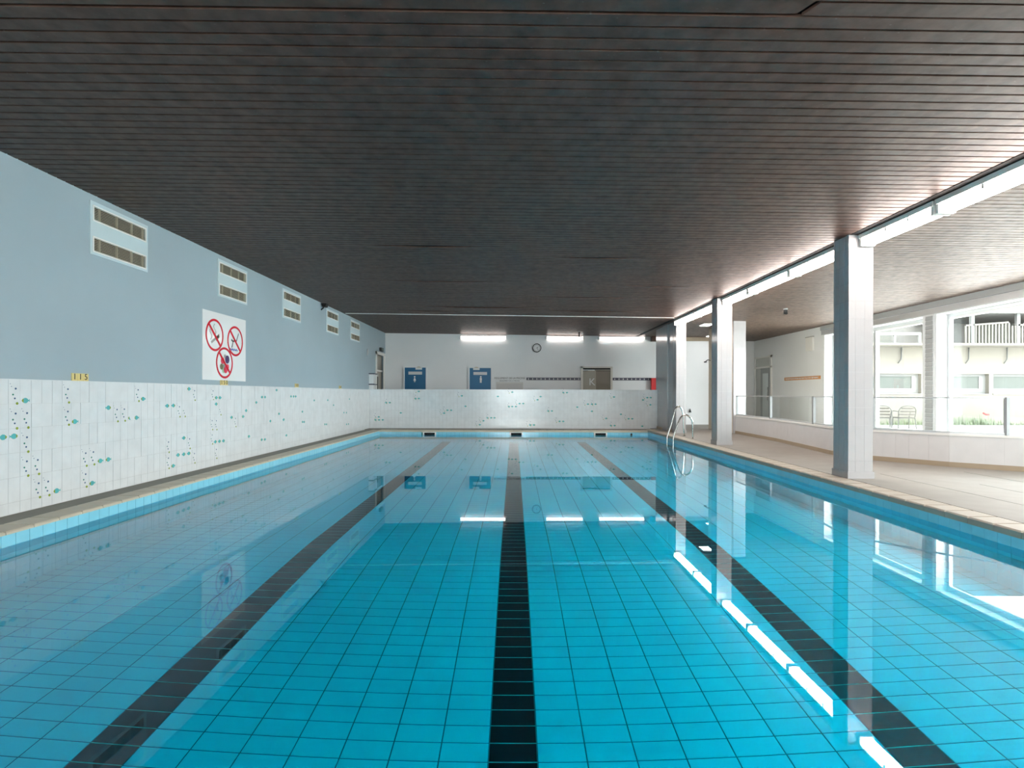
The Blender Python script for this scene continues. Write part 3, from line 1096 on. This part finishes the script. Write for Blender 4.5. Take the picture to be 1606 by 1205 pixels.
def vent(y, label):
    z0 = E + 1.43
    t = tag(empty('air_vent', (WL, y + .435, z0)), label, 'air vent', 'pairs of vent grilles on the blue wall')
    pl = MB()
    x0, x1 = WL, WL + .014
    holes = [(E + 1.47, E + 1.605), (E + 1.79, E + 1.926)]
    za = z0
    for ha, hb in holes:
        pl.box(x0, x1, y, y + .87, za, ha)
        pl.box(x0, x1, y, y + .045, ha, hb).box(x0, x1, y + .825, y + .87, ha, hb)
        za = hb
    pl.box(x0, x1, y, y + .87, za, z0 + .55)
    pl.build('plate', M['vent_plate'], t)
    for ha, hb in holes:
        g = MB().box(x0, x0 + .002, y + .045, y + .825, ha, hb).build('grille', M['black'], t)
        rim = MB()
        rim.box(x1 - .002, x1 + .006, y + .03, y + .84, ha - .015, ha).box(x1 - .002, x1 + .006, y + .03, y + .84, hb, hb + .015)
        rim.box(x1 - .002, x1 + .006, y + .03, y + .045, ha, hb).box(x1 - .002, x1 + .006, y + .825, y + .84, ha, hb)
        rim.build('rim', M['white_metal'], g)
        for q in (0.075, 0.335, 0.575, 0.765):
            MB().box(x0 + .002, x1 + .004, y + .045 + q * .95, y + .045 + q * .95 + .016, ha, hb).build('bar', M['vent_slat'], g)
        for k in range(8):
            z = ha + .006 + k * .0166
            MB().prism([(x0 + .003, z + .007), (x1, z), (x1, z + .006), (x0 + .003, z + .013)], 'y', y + .045, y + .825).build('slat', M['vent_slat'], g)


for y, lb in ((5.54, 'pair of louvred vent grilles on blue wall, largest and nearest'),
              (7.93, 'pair of louvred vent grilles right above the prohibition sign'),
              (10.15, 'pair of louvred vent grilles above blue wall, third from the nearest'),
              (12.52, 'pair of louvred vent grilles just beyond the small black ceiling speaker'),
              (14.36, 'pair of louvred vent grilles farthest along the blue wall')):
    vent(y, lb)

# prohibition sign
SX = WL
t = tag(empty('prohibition_sign', (SX, 8.16, E + .19)), 'large white sign with three red prohibition circles', 'sign')
MB().box(SX, SX + .006, 7.553, 8.77, E + .19, E + 1.18).build('board', M['sign_white'], t)
xs = SX + .007


def ban(cy, cz, r):
    g = MB().ring((xs, cy, cz), r - .033, r, 'x', .002)
    s = 0.7071
    r2 = r - .02
    g.prism([(cy - r2 * s - .016, cz + r2 * s - .016), (cy - r2 * s + .012, cz + r2 * s + .012), (cy + r2 * s + .016, cz - r2 * s + .016), (cy + r2 * s - .012, cz - r2 * s - .012)], 'x', xs + .0008, xs + .0025)
    g.build('prohibition_ring', M['red'], t)


C1, C2, C3 = (7.86, E + .845), (8.44, E + .81), (8.13, E + .455)
RR = .235
for c_ in (C1, C2, C3):
    ban(c_[0], c_[1], RR)


def flat(name, poly, m_):
    MB().prism(poly, 'x', xs - .001, xs + .0006).build(name, M[m_], t)


# no smoking: butt, ember and curling smoke
flat('cigarette', [(C1[0] - .10, C1[1] - .10), (C1[0] - .08, C1[1] - .13), (C1[0] + .10, C1[1] - .02), (C1[0] + .08, C1[1] + .01)], 'smoke')
flat('cigarette_tip', [(C1[0] + .03, C1[1] - .055), (C1[0] + .05, C1[1] - .085), (C1[0] + .125, C1[1] - .02), (C1[0] + .115, C1[1] + .03), (C1[0] + .09, C1[1] + .02)], 'ball_olive')
g = MB()
for k in range(9):
    u = k / 8
    y_ = C1[0] + .0 + .03 * math.sin(u * 6)
    z_ = C1[1] + .0 + u * .15
    g.box(xs - .001, xs + .0006, y_ - .012, y_ + .012, z_ - .006, z_ + .014)
g.build('smoke_curl', M['smoke'], t)
g = MB()
for k in range(7):
    u = k / 6
    y_ = C1[0] - .10 + .025 * math.sin(u * 5)
    z_ = C1[1] - .07 + u * .13
    g.box(xs - .001, xs + .0006, y_ - .010, y_ + .010, z_ - .006, z_ + .014)
g.build('smoke_curl', M['smoke'], t)
# no diving: figure over wavy water
g = MB()
n_ = 14
top = [(C2[0] - .15 + .22 * i / n_, C2[1] - .125 + .012 * math.sin(i * 1.8)) for i in range(n_ + 1)]
g.prism(top + [(a, z - .022) for a, z in reversed(top)], 'x', xs - .001, xs + .0006)
g.build('waves', M['blue_ink'], t)
flat('diver', [(C2[0] + .02, C2[1] + .0), (C2[0] + .035, C2[1] - .01), (C2[0] + .105, C2[1] + .12), (C2[0] + .10, C2[1] + .145), (C2[0] + .085, C2[1] + .12)], 'ink')
flat('diver', [(C2[0] - .12, C2[1] + .0), (C2[0] - .07, C2[1] - .02), (C2[0] + .03, C2[1] + .005), (C2[0] + .02, C2[1] + .025), (C2[0] - .07, C2[1] + .005), (C2[0] - .11, C2[1] + .03)], 'ink')
flat('diver', [(C2[0] - .075, C2[1] - .01), (C2[0] - .06, C2[1] - .01), (C2[0] - .09, C2[1] - .10), (C2[0] - .115, C2[1] - .11)], 'ink')
# no ball games: cluster of balls
for dy, dz, r, k in ((.075, .055, .062, 'plum'), (.085, -.055, .04, 'ball_red'), (-.055, .03, .05, 'ball_red'), (-.085, -.06, .045, 'ball_olive'), (.03, -.10, .055, 'ball_red'), (-.03, -.11, .045, 'ball_green'), (-.015, -.04, .03, 'smoke'), (.01, .10, .03, 'smoke')):
    MB().disc((xs + .0, C3[0] + dy, C3[1] + dz), r, 'x', .0014 if k != 'ball_green' else .001, 20).build('ball', M[k], t)

# depth markers


def marker(y, txt, label, w=0.07):
    z0 = TOPL + .004
    t = tag(empty('depth_marker', (WL, y, z0)), label, 'number sign', 'depth markers on the wall')
    L = len(txt)
    for i, ch in enumerate(txt):
        a = y + (i - L / 2) * w
        MB().box(WL, WL + .008, a + .001, a + w - .001, z0, z0 + .075).build('number_plate', M['plate'], t)
        text('digit', ch, .085, (WL + .0095, a + w / 2, z0 + .039), (R(90), 0, R(90)), M['ink'], t)


marker(5.425, '115', 'depth marker reading 115 on cream plates')
marker(8.12, '150', 'depth marker reading 150 below the prohibition sign')
marker(10.84, '180', 'depth marker, small cream plates, first one beyond the 150 marker', .06)
marker(13.55, '200', 'depth marker, smallest and farthest along the blue wall', .06)

# little speaker at the ceiling edge, sensor blob
t = tag(empty('speaker', (WL, 12.2, ceil_z(-4.3) - .1)), 'small black speaker hung where blue wall meets the ceiling', 'speaker')
zc = ceil_z(-4.3)
MB().tube([(WL, 12.2, zc - .16), (WL + .05, 12.2, zc - .12), (WL + .08, 12.2, zc - .03)], .016, 8).build('bracket', M['dark'], t)
MB().prism([(WL + .02, zc - .02), (WL + .14, zc - .02), (WL + .12, zc - .1), (WL + .05, zc - .1)], 'y', 12.14, 12.28).build('body', M['dark'], t)
t = MB().disc((WL + .012, 16.05, E + 1.23), .05, 'x', .024, 14, .10).build('wall_sensor', M['grey_metal'])
tag(t, 'small grey oval sensor high on the blue wall near its far end', 'sensor')

# door at the far end of the left wall
d = MB()
y0, y1, zt = 17.02, 18.18, E + 1.34
d.box(WL - .02, WL + .03, y0, y0 + .09, ZE, zt).box(WL - .02, WL + .03, y1 - .07, y1, ZE, zt).box(WL - .02, WL + .03, y0, y1, zt - .09, zt)
dl = d.build('door_1', M['white_metal'])
tag(dl, 'white framed door in far end of the blue left wall', 'door', kind='structure')
MB().box(WL - .12, WL - .08, y0 + .09, y1 - .07, ZE, zt - .09).build('panel', M['grey_door'], dl)
MB().box(WL - .08, WL - .06, y0 + .14, y0 + .62, ZE, E + .62).build('leaf', M['grey_metal'], dl)
MB().box(WL - .06, WL - .055, y0 + .2, y0 + .55, ZE + .2, E + .55).build('pane', M['far_dark'], dl)
MB().box(WL - .08, WL - .04, y0 + .09, y1 - .07, E + .72, E + .77).build('transom', M['white_metal'], dl)
t = tag(empty('exit_light', (WL, 17.6, zt + .05)), 'small dark green box light above the door of the blue wall', 'exit light')
MB().box(WL, WL + .07, 17.48, 17.78, zt + .04, zt + .15).build('housing', M['dark'], t)
MB().box(WL + .07, WL + .075, 17.5, 17.76, zt + .055, zt + .135).build('face', mat('exit_green', (30, 70, 54), .4), t)
for k, (z, lb) in enumerate(((E + .30, 'white wall rack left of the far door, upper one'), (E - .02, 'white wall rack left of the far door, lower one'))):
    t = tag(empty('wall_rack', (WL, 16.4, z)), lb, 'rack', 'racks beside the far door')
    MB().box(WL, WL + .14, 16.25, 16.55, z, z + .28).build('body', M['sign_white'], t)
    MB().box(WL, WL + .17, 16.22, 16.6, z + .28, z + .31).build('lid', M['slate'], t)

# ------------------------------------------------------------------ back wall equipment


def wc_door(x0, x1, zt, label, idx):
    fr = MB().box(x0 - .05, x0, DB - .045, DB, ZE, zt + .0).box(x1, x1 + .05, DB - .045, DB, ZE, zt + .0)
    w = fr.build('door_%d' % idx, M['white_paint'])
    tag(w, label, 'door', kind='structure')
    MB().box(x0, x1, DB - .035, DB - .012, ZE, zt).build('leaf', M['door_blue'], w)
    xc = (x0 + x1) / 2
    MB().box(xc - .23, xc + .23, DB - .042, DB - .035, zt - .235, zt - .135).build('name_plate', M['light_print'], w)
    g = MB()
    if idx == 2:
        g.disc((xc - .02, DB - .038, zt - .31), .028, 'y', .006, 14)
        g.prism([(xc - .035, zt - .345), (xc - .005, zt - .345), (xc + .025, zt - .44), (xc - .065, zt - .44)], 'y', DB - .04, DB - .035)
        g.box(xc - .038, xc - .024, DB - .04, DB - .035, zt - .49, zt - .44).box(xc - .014, xc, DB - .04, DB - .035, zt - .49, zt - .44)
    else:
        g.disc((xc + .02, DB - .038, zt - .30), .028, 'y', .006, 14)
        g.box(xc - .015, xc + .055, DB - .04, DB - .035, zt - .41, zt - .335)
        g.box(xc - .01, xc + .018, DB - .04, DB - .035, zt - .50, zt - .41).box(xc + .022, xc + .05, DB - .04, DB - .035, zt - .50, zt - .41)
    g.build('pictogram', M['sign_white'], w)
    xp = xc + (.12 if idx == 2 else -.13)
    MB().box(xp - .11, xp + .11, DB - .05, DB - .035, zt - .07, zt + .0).build('door_sign', M['sign_white'], w)
    MB().prism([(xp - .09, zt), (xp + .09, zt), (xp + .03, zt + .035), (xp - .03, zt + .035)], 'y', DB - .05, DB - .035).build('sign_lamp', M['tan'], w)


wc_door(-3.69, -2.98, E + .88, 'blue door with small white woman symbol, left of the two', 2)
wc_door(-1.50, -0.78, E + .872, 'blue door with white man symbol, right of the two', 3)

# rules notice
t = tag(empty('rules_notice', (-.12, DB, E + .1)), 'grey rules notice with two lines of heading between second blue door and slate band', 'notice')
MB().box(-.60, .31, DB - .022, DB - .012, E - .3, E + .395).build('board', mat('notice_grey', (200, 199, 194), .4), t)
MB().box(-.58, .29, DB - .026, DB - .022, E - .3, E + .345).build('sheet', mat('notice_sheet', (188, 187, 184), .4), t)
text('heading', 'REGLEMENT DE LA PISCINE', .085, (-.145, DB - .027, E + .53), (R(90), 0, 0), mat('notice_ink', (96, 94, 86), .5), t)
text('heading', 'REGLEMENT DE LA PISCINE', .055, (-.145, DB - .027, E + .44), (R(90), 0, 0), bpy.data.materials['notice_ink'], t)


def band(x0, x1, n, label):
    z = E + .51
    t = tag(empty('symbol_band', ((x0 + x1) / 2, DB, z)), label, 'sign', 'slate symbol bands on the back wall')
    MB().box(x0, x1, DB - .022, DB - .012, z - .045, z + .045).build('board', M['slate'], t)
    for i in range(n):
        x = x0 + (x1 - x0) * (i + .5) / n
        g = MB()
        g.disc((x, DB - .0235, z + .012), .014, 'y', .003, 8)
        g.prism([(x - .018, z - .026), (x + .018, z - .026), (x + .012, z + .004), (x - .012, z + .004)], 'y', DB - .025, DB - .022)
        g.build('symbol', M['light_print'], t)


band(.42, 2.26, 13, 'long slate band with thirteen small white symbols, left of the grey sliding hatch')
band(3.34, 4.62, 9, 'shorter slate band of nine white symbols beside the red box')

# clock
t = tag(empty('wall_clock', (.77, DB, E + 1.56)), 'round white wall clock with black rim under the lamps', 'clock')
cx, cz = .77, E + 1.555
MB().ring((cx, DB - .03, cz), .125, .15, 'y', .05, 32).build('rim', M['dark'], t)
MB().disc((cx, DB - .022, cz), .127, 'y', .02, 32).build('face', M['sign_white'], t)
g = MB()
for k in range(12):
    q = math.pi / 6 * k
    x, z = cx + .105 * math.sin(q), cz + .105 * math.cos(q)
    g.disc((x, DB - .034, z), .010, 'y', .004, 6)
g.build('hour_mark', M['ink'], t)
g = MB()
for q, L, w_ in ((R(55), .06, .009), (R(150), .095, .006)):
    dx, dz = math.sin(q), math.cos(q)
    g.prism([(cx - w_ * dz, cz + w_ * dx), (cx + w_ * dz, cz - w_ * dx), (cx + L * dx + .3 * w_ * dz, cz + L * dz - .3 * w_ * dx), (cx + L * dx - .3 * w_ * dz, cz + L * dz + .3 * w_ * dx)], 'y', DB - .04, DB - .036)
g.build('hands', M['ink'], t)

# grey sliding hatch
x0, x1, zt = 2.33, 3.26, E + .88
fr = MB().box(x0 - .07, x0, DB - .06, DB, ZE, zt + .05).box(x1, x1 + .07, DB - .06, DB, ZE, zt + .05).box(x0 - .07, x1 + .07, DB - .06, DB, zt, zt + .05)
w = fr.build('door_4', M['warm_white'])
tag(w, 'grey sliding door in pale frame with white letter K', 'door', kind='structure')
MB().box(x0, x1, DB - .014, DB - .012, zt - .05, zt).build('track', M['black'], w)
MB().box(x0, x0 + .44, DB - .045, DB - .03, ZE, zt - .085).build('leaf', mat('hatch_grey', (142, 138, 124), .3), w)
MB().box(x0 + .40, x1, DB - .028, DB - .014, ZE, zt - .06).build('leaf', mat('hatch_dark_grey', (112, 106, 92), .25), w)  # rear leaf in a darker grey
MB().box(x0, x0 + .17, DB - .047, DB - .03, zt - .10, zt - .085).box(x0 + .43, x1, DB - .03, DB - .02, zt - .105, zt - .09).build('rail', M['black'], w)
text('letter', 'K', .34, (x0 + .31, DB - .047, E + .40), (R(90), 0, 0), M['light_print'], w, .002)
# red box and hanging sensors
t = tag(empty('fire_box', (4.735, DB, E + .1)), 'bright red fire equipment box at right end of back wall', 'fire box')
MB().box(4.62, 4.87, DB - .16, DB - .013, E + .02, E + .545).build('cabinet', M['fire_red'], t)
MB().box(4.80, 4.86, DB - .168, DB - .16, E + .10, E + .33).build('label_plate', M['sign_white'], t)
t = tag(empty('ceiling_sensor', (2.05, 17.0, ceil_z(2))), 'short dark rod hanging from dark ceiling above middle lamp', 'sensor')
MB().tube([(2.05, 17.0, ceil_z(2)), (2.05, 17.0, ceil_z(2) - .18)], .022, 8).build('rod', M['dark'], t)
MB().disc((2.05, 17.0, ceil_z(2) - .01), .05, 'z', .02, 12).build('mount', M['grey_metal'], t)
zc = ceil_z(6.1)
t = tag(empty('ceiling_camera', (6.1, 12.15, zc)), 'small dark camera hanging from the pale ceiling above the glass railing', 'camera')
MB().disc((6.1, 12.15, zc - .012), .045, 'z', .024, 12).build('mount', M['grey_metal'], t)
MB().box(6.07, 6.13, 12.12, 12.18, zc - .09, zc - .02).build('bracket', M['dark'], t)
MB().tube([(6.12, 12.22, zc - .09), (6.07, 12.05, zc - .12)], .03, 10).build('body', M['dark'], t)

# door, board and box on the right wall
y0, y1, zt = 18.0, 19.25, E + 1.31
d = MB().box(RW - .04, RW, y0, y0 + .08, ZR, zt).box(RW - .04, RW, y1 - .08, y1, ZR, zt).box(RW - .04, RW, y0, y1, zt - .06, zt).box(RW - .04, RW, y0, y1, E + .9, E + .96)
dr = d.build('door_5', M['white_metal'])
tag(dr, 'grey glazed door with transom at far end of window wall', 'door', kind='structure')
MB().box(RW - .012, RW, y0 + .08, y1 - .08, E + .96, zt - .06).build('transom_pane', mat('transom_grey', (186, 190, 184), .1), dr)
MB().box(RW - .03, RW, y0 + .08, y0 + .78, ZR, E + .9).build('leaf', mat('leaf_grey', (140, 146, 146), .35), dr)
MB().box(RW - .034, RW - .03, y0 + .22, y0 + .62, ZR + .1, E + .72).build('pane', mat('leaf_pane', (206, 216, 216), .1), dr)
MB().box(RW - .02, RW, y0 + .78, y1 - .08, ZR, E + .9).build('side_panel', mat('side_pane', (178, 182, 178), .3), dr)
MB().tube([(RW - .08, y0 + .15, E - .2), (RW - .08, y0 + .15, E + .25)], .012, 8).build('handle', M['steel'], dr)
t = tag(empty('wood_sign', (RW, 16.15, E + .48)), 'narrow orange wooden sign with pale lettering on white wall', 'sign')
MB().box(RW - .02, RW, 15.15, 17.15, E + .44, E + .535).build('board', M['wood'], t)
g = MB()
random.seed(3)
yy = 15.25
while yy < 17.05:
    w_ = random.uniform(.03, .07)
    g.box(RW - .022, RW - .02, yy, yy + w_, E + .465 + random.uniform(0, .01), E + .505)
    yy += w_ + random.uniform(.015, .04)
g.build('lettering', M['light_print'], t)
t = tag(empty('wall_box', (RW, 15.6, E + 1.2)), 'flat white box high on wall, left of the first window', 'box')
MB().box(RW - .05, RW, 15.5, 15.85, E + 1.27, E + 1.66).build('body', M['white_metal'], t)
MB().box(RW - .055, RW, 15.48, 15.87, E + 1.66, E + 1.68).build('lid', M['smoke'], t)

# ------------------------------------------------------------------ low wall and glass railing
path = [(5.84, 14.24), (5.75, 11.8), (5.58, 10.4), (5.44, 9.3), (5.46, 8.85), (5.60, 8.5), (5.92, 8.1), (6.22, 7.72), (6.82, 7.22), (7.6, 6.6), (8.58, 5.9)]


def dense(p, step):
    out = [Vector(p[0])]
    for a, c in zip(p, p[1:]):
        a, c = Vector(a), Vector(c)
        k = max(1, round((c - a).length / step))
        for i in range(1, k + 1):
            out.append(a.lerp(c, i / k))
    return out


def sweep(mb, pts, offs, z0, z1):
    """wall along a plan path; offs = (outer, inner) offset to the right-hand side of the path"""
    n_ = len(pts)
    L, Rr = [], []
    for i, p in enumerate(pts):
        d_ = (pts[min(i + 1, n_ - 1)] - pts[max(i - 1, 0)]).normalized()
        nn = Vector((-d_.y, d_.x))         # towards the windows
        L.append(p + nn * offs[0])
        Rr.append(p + nn * offs[1])
    vs, fs = [], []
    for a, c in zip(L, Rr):
        vs += [(a.x, a.y, z0), (c.x, c.y, z0), (c.x, c.y, z1), (a.x, a.y, z1)]
    for i in range(n_ - 1):
        a, c = 4 * i, 4 * i + 4
        for k in range(4):
            fs.append((a + k, a + (k + 1) % 4, c + (k + 1) % 4, c + k))
    fs += [(0, 1, 2, 3), (4 * n_ - 4, 4 * n_ - 3, 4 * n_ - 2, 4 * n_ - 1)]
    mb.add(vs, fs)


LWT = E - .55
pts = dense(path, .2)
b = MB()
sweep(b, pts, (0.008, .14), ZR - .02, LWT - .03)
lw = b.build('wall_low', M['grout'])
tag(lw, 'knee-high curved white wall under the glass railing', 'wall', kind='structure')
for a, c in zip(pts, pts[1:]):
    m_ = MB()
    d_ = (c - a).normalized()
    sweep(m_, [a + d_ * .0008, c - d_ * .0008], (0.0, .009), ZR + .07, LWT - .03)
    m_.build('panel', M['low_wall_tile'], lw)
b = MB()
sweep(b, pts, (-.01, .15), LWT - .03, LWT)
b.build('cap', M['white_metal'], lw)
b = MB()
sweep(b, pts, (-.012, .0), ZR, ZR + .07)
b.build('baseboard', M['base_brown'], lw)
gr = tag(empty('glass_railing', (5.8, 10, LWT)), 'clear glass railing with thin grey top rail on curved low wall', 'railing')
post_at = [(5.86, 14.15), (5.775, 12.2), (5.56, 10.05), (5.59, 8.55), (6.62, 7.42), (7.9, 6.4)]
sp_pts = [Vector(p) for p in path]


def on_path(i0, i1):
    """stretch of the dense path between two posts"""
    a, c = Vector(post_at[i0]), Vector(post_at[i1])
    ia = min(range(len(pts)), key=lambda i: (pts[i] - a).length)
    ic = min(range(len(pts)), key=lambda i: (pts[i] - c).length)
    return pts[ia:ic + 1]


RT = E - .03
for i in range(5):
    seg = on_path(i, i + 1)
    m_ = MB()
    sweep(m_, seg, (.05, .058), LWT + .03, RT - .02)
    m_.build('pane', M['rail_glass'], gr)
for i, (x, y) in enumerate(post_at):
    q = pts[min(range(len(pts)), key=lambda k: (pts[k] - Vector((x, y))).length)]
    MB().box(q.x + .02, q.x + .065, q.y - .01, q.y + .04, LWT, RT).build('post', M['post_grey'], gr)
b = MB()
sweep(b, pts, (.03, .075), RT - .02, RT)
b.build('top_rail', M['alu'], gr)
b = MB()
sweep(b, pts, (.03, .075), LWT, LWT + .03)
b.build('bottom_rail', M['alu'], gr)

# ------------------------------------------------------------------ pool ladder
t = tag(empty('pool_ladder', (3.9, 12.9, ZR)), 'stainless steel pool ladder with two curved handrails at far right', 'ladder')


def smooth_path(p, k=6):
    p = [Vector(q) for q in p]
    out = []
    for i in range(len(p) - 1):
        p0, p1, p2, p3 = p[max(i - 1, 0)], p[i], p[i + 1], p[min(i + 2, len(p) - 1)]
        for j_ in range(k):
            u = j_ / k
            out.append(0.5 * ((2 * p1) + (-p0 + p2) * u + (2 * p0 - 5 * p1 + 4 * p2 - p3) * u * u + (-p0 + 3 * p1 - 3 * p2 + p3) * u ** 3))
    out.append(p[-1])
    return out


r1 = [(3.76, -.9), (3.76, -.3), (3.76, .0), (3.765, .12), (3.80, .25), (3.88, .5), (3.945, .75), (3.975, .84), (4.03, .875), (4.09, .85), (4.125, .78), (4.145, .68), (4.165, .4), (4.184, ZR)]
MB().tube(smooth_path([(x, 13.25, z) for x, z in r1]), .019, 10).build('handrail', M['steel'], t)
r2 = [(3.69, -.9), (3.69, -.3), (3.69, .0), (3.695, .14), (3.72, .26), (3.80, .5), (3.842, .60), (3.88, .655), (3.94, .69), (4.0, .69), (4.066, .65), (4.11, .59), (4.134, .50), (4.145, ZR)]
MB().tube(smooth_path([(x, 12.5, z) for x, z in r2]), .019, 10).build('handrail', M['steel'], t)
MB().disc((4.184, 13.25, ZR + .006), .04, 'z', .012, 16).build('flange', M['steel'], t)
MB().disc((4.145, 12.5, ZR + .006), .04, 'z', .012, 16).build('flange', M['steel'], t)
for k in range(3):
    z = -.25 - .27 * k
    MB().box(3.69, 3.77, 12.5, 13.25, z, z + .025).build('step', M['steel'], t)

# ------------------------------------------------------------------ outside
GZ = E - 1.2
b = MB().box(RW + .3, 60, -30, 60, GZ - .3, GZ)
g_ = b.build('pavement', M['pavement'])
tag(g_, 'pale paved ground outside the windows', 'pavement', kind='structure')
FY = 20.5
t = tag(empty('neighbour_building', (20, FY, GZ)), 'cream building opposite with strip windows and a balcony', 'building')
wins = [(13.0, 15.2), (16.7, 17.77), (18.3, 21.4), (22.2, 24.4), (25.4, 28)]
ZW0, ZW1 = E + .05, E + .8
b = MB().box(9.3, 45, FY, FY + .3, GZ, ZW0).box(9.3, 45, FY, FY + .3, ZW1, E + 1.8)
pv = 9.3
for a, c in wins:
    b.box(pv, a - .12, FY, FY + .3, ZW0, ZW1)
    pv = c + .25
b.box(pv, 45, FY, FY + .3, ZW0, ZW1)
b.build('facade', M['cream'], t)
for a, c in wins:
    f = MB()
    a_, c_ = a - .12, c + .25
    f.box(a_, c_, FY + .16, FY + .22, ZW0, ZW0 + .2).box(a_, c_, FY + .16, FY + .22, ZW1 - .09, ZW1)
    f.box(a_, a, FY + .16, FY + .22, ZW0 + .2, ZW1 - .09).box(c, c_, FY + .16, FY + .22, ZW0 + .2, ZW1 - .09)
    w = f.build('window', M['far_white'], t)
    MB().box(a, c, FY + .19, FY + .2, ZW0 + .2, ZW1 - .09).build('pane', M['far_glass'], w)
    MB().box(a_ - .03, c_ + .03, FY - .05, FY + .16, ZW0 - .03, ZW0).build('sill', M['far_white'], w)
b = MB().box(9.3, 45, FY - 1.0, FY + 2, E + 1.8, E + 1.87)
b.build('balcony_slab', M['cream'], t)
b = MB().box(9.3, 45, FY + 1.9, FY + 2.2, E + 1.87, E + 6)
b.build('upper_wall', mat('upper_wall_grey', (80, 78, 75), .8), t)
b = MB()
for x in (13.3, 14.6, 17.2, 18.9, 20.6, 22.5):
    b.box(x, x + 1.0, FY + 1.86, FY + 1.9, E + 1.9, E + 3.3)
b.build('balcony_door', M['far_dark'], t)
b = MB().box(16.5, 45, FY - 1.1, FY + 1.9, E + 2.95, E + 3.1)
b.build('canopy', M['far_white'], t)
for x in (16.55, 18.2, 19.45, 21.5, 24):
    MB().box(x - .05, x + .07, FY - 1.0, FY - .9, E + 1.87, E + 2.95).build('post', M['far_grey'], t)
x = 16.3
while x < 24:
    zt_ = E + 2.5 + .12 * ((x - 16.3) % 1.6) / 1.6
    MB().box(x, x + .05, FY - .98, FY - .95, E + 1.87, zt_).build('baluster', M['far_wood'], t)
    x += .12
b = MB()
for x in (16.55, 18.2, 19.8, 21.4):
    b.prism([(x, E + 2.5), (x + 1.3, E + 2.6), (x + 1.3, E + 2.66), (x, E + 2.56)], 'y', FY - 1.0, FY - .93)
b.build('handrail', M['far_wood'], t)
f = MB().box(13.3, 15.0, FY - .6, FY - .55, E + 2.2, E + 2.3).box(14.9, 15.0, FY - .6, FY - .55, E + 1.87, E + 2.2).box(14.0, 14.06, FY - .6, FY - .55, E + 1.87, E + 2.2).box(15.45, 15.5, FY - .6, FY - .55, E + 2.3, E + 2.9)
f.build('white_frame', M['far_white'], t)
for x in (14.65, 17.2, 18.65):
    MB().tube([(x, FY - .06, E + 1.8), (x, FY - .06, E + 1.35), (x - .12, FY - .06, E + 1.2)], .02, 6).build('down_pipe', M['far_grey'], t)

b = MB().box(10.5, 45, 19.3, 19.42, GZ, GZ + .12)
cu = b.build('planter_curb', M['far_white'])
tag(cu, 'low white curb in front of the planting bed outside', 'curb')
random.seed(11)
b = MB()
for i in range(2600):
    x = random.uniform(12.4, 24)
    dens = 0.5 + 0.5 * math.sin(x * 1.7 + 1) * math.sin(x * .63)
    if random.random() > 0.35 + .65 * dens:
        continue
    y = random.uniform(19.62, 20.3)
    h = random.uniform(.12, .38) * (0.5 + dens)
    a = random.uniform(0, 6.28)
    w_ = random.uniform(.015, .03)
    lx, ly = random.uniform(-.08, .08), random.uniform(-.08, .08)
    b.add([(x - w_ * math.cos(a), y - w_ * math.sin(a), GZ), (x + w_ * math.cos(a), y + w_ * math.sin(a), GZ), (x + lx, y + ly, GZ + h), (x + lx * .5 + .01, y + ly * .5, GZ + h * .6)], [(0, 1, 2, 3)])
pl = b.build('planting', M['leaf'])
tag(pl, 'low green plants in the bed along the cream building', 'plants', kind='stuff')
t = tag(empty('red_flower', (17.05, 19.46, GZ)), 'single red flower spike above the green planting outside', 'flower')
MB().tube([(17.05, 19.46, GZ), (17.07, 19.46, GZ + .5)], .008, 6).build('stem', M['leaf'], t)
MB().tube([(16.9, 19.46, GZ + .55), (17.0, 19.46, GZ + .50), (17.1, 19.45, GZ + .50)], .03, 7).build('petals', M['flower'], t)


def bistro_chair(x, y, rz, label):
    """tube frame chair with a hooped back and wooden slats, seen from behind"""
    t = tag(empty('garden_chair', (x, y, GZ)), label, 'chair', 'slatted garden chairs outside the window')
    t.rotation_euler = (0, 0, rz)
    S = 0.45

    def loc(m_, name, k):
        o = bpy.data.objects.new(name, m_.mesh(name, M[k]))
        COL.objects.link(o)
        o.parent = t
        return o
    hoop = [(-.24, .20, S), (-.25, .25, S + .2), (-.2, .29, S + .33), (-.1, .31, S + .38), (0, .315, S + .39), (.1, .31, S + .38), (.2, .29, S + .33), (.25, .25, S + .2), (.24, .20, S)]
    loc(MB().tube(smooth_path(hoop, 4), .013, 8), 'back_frame', 'chair_tube')
    for k in range(3):
        z = S + .1 + .1 * k
        w_ = .24 - .03 * k
        loc(MB().box(-w_, w_, .235 + .02 * k, .25 + .02 * k, z - .028, z + .028), 'back_slat', 'chair_slat')
    for k in range(5):
        yy = -.2 + .09 * k
        loc(MB().box(-.23, .23, yy, yy + .065, S - .01, S + .008), 'seat_slat', 'chair_slat')
    loc(MB().tube([(-.24, .22, S - .02), (-.24, -.2, S - .02), (.24, -.2, S - .02), (.24, .22, S - .02), (-.24, .22, S - .02)], .012, 8), 'seat_frame', 'chair_tube')
    for sx in (-1, 1):
        loc(MB().tube([(sx * .24, .2, S), (sx * .27, .27, .01)], .013, 8), 'leg', 'chair_tube')
        loc(MB().tube([(sx * .24, -.18, S), (sx * .26, -.22, .01)], .013, 8), 'leg', 'chair_tube')
        loc(MB().tube(smooth_path([(sx * .25, .24, S + .2), (sx * .28, .05, S + .21), (sx * .28, -.15, S + .19), (sx * .25, -.19, S)], 4), .012, 8), 'arm', 'chair_tube')


bistro_chair(12.98, 18.0, R(168), 'slatted garden chair outside, right one of two behind glass')
bistro_chair(12.28, 18.05, R(150), 'slatted garden chair outside, half hidden by the window frame')
bistro_chair(9.9, 16.5, R(200), 'garden chair outside seen just left of the nearest column')
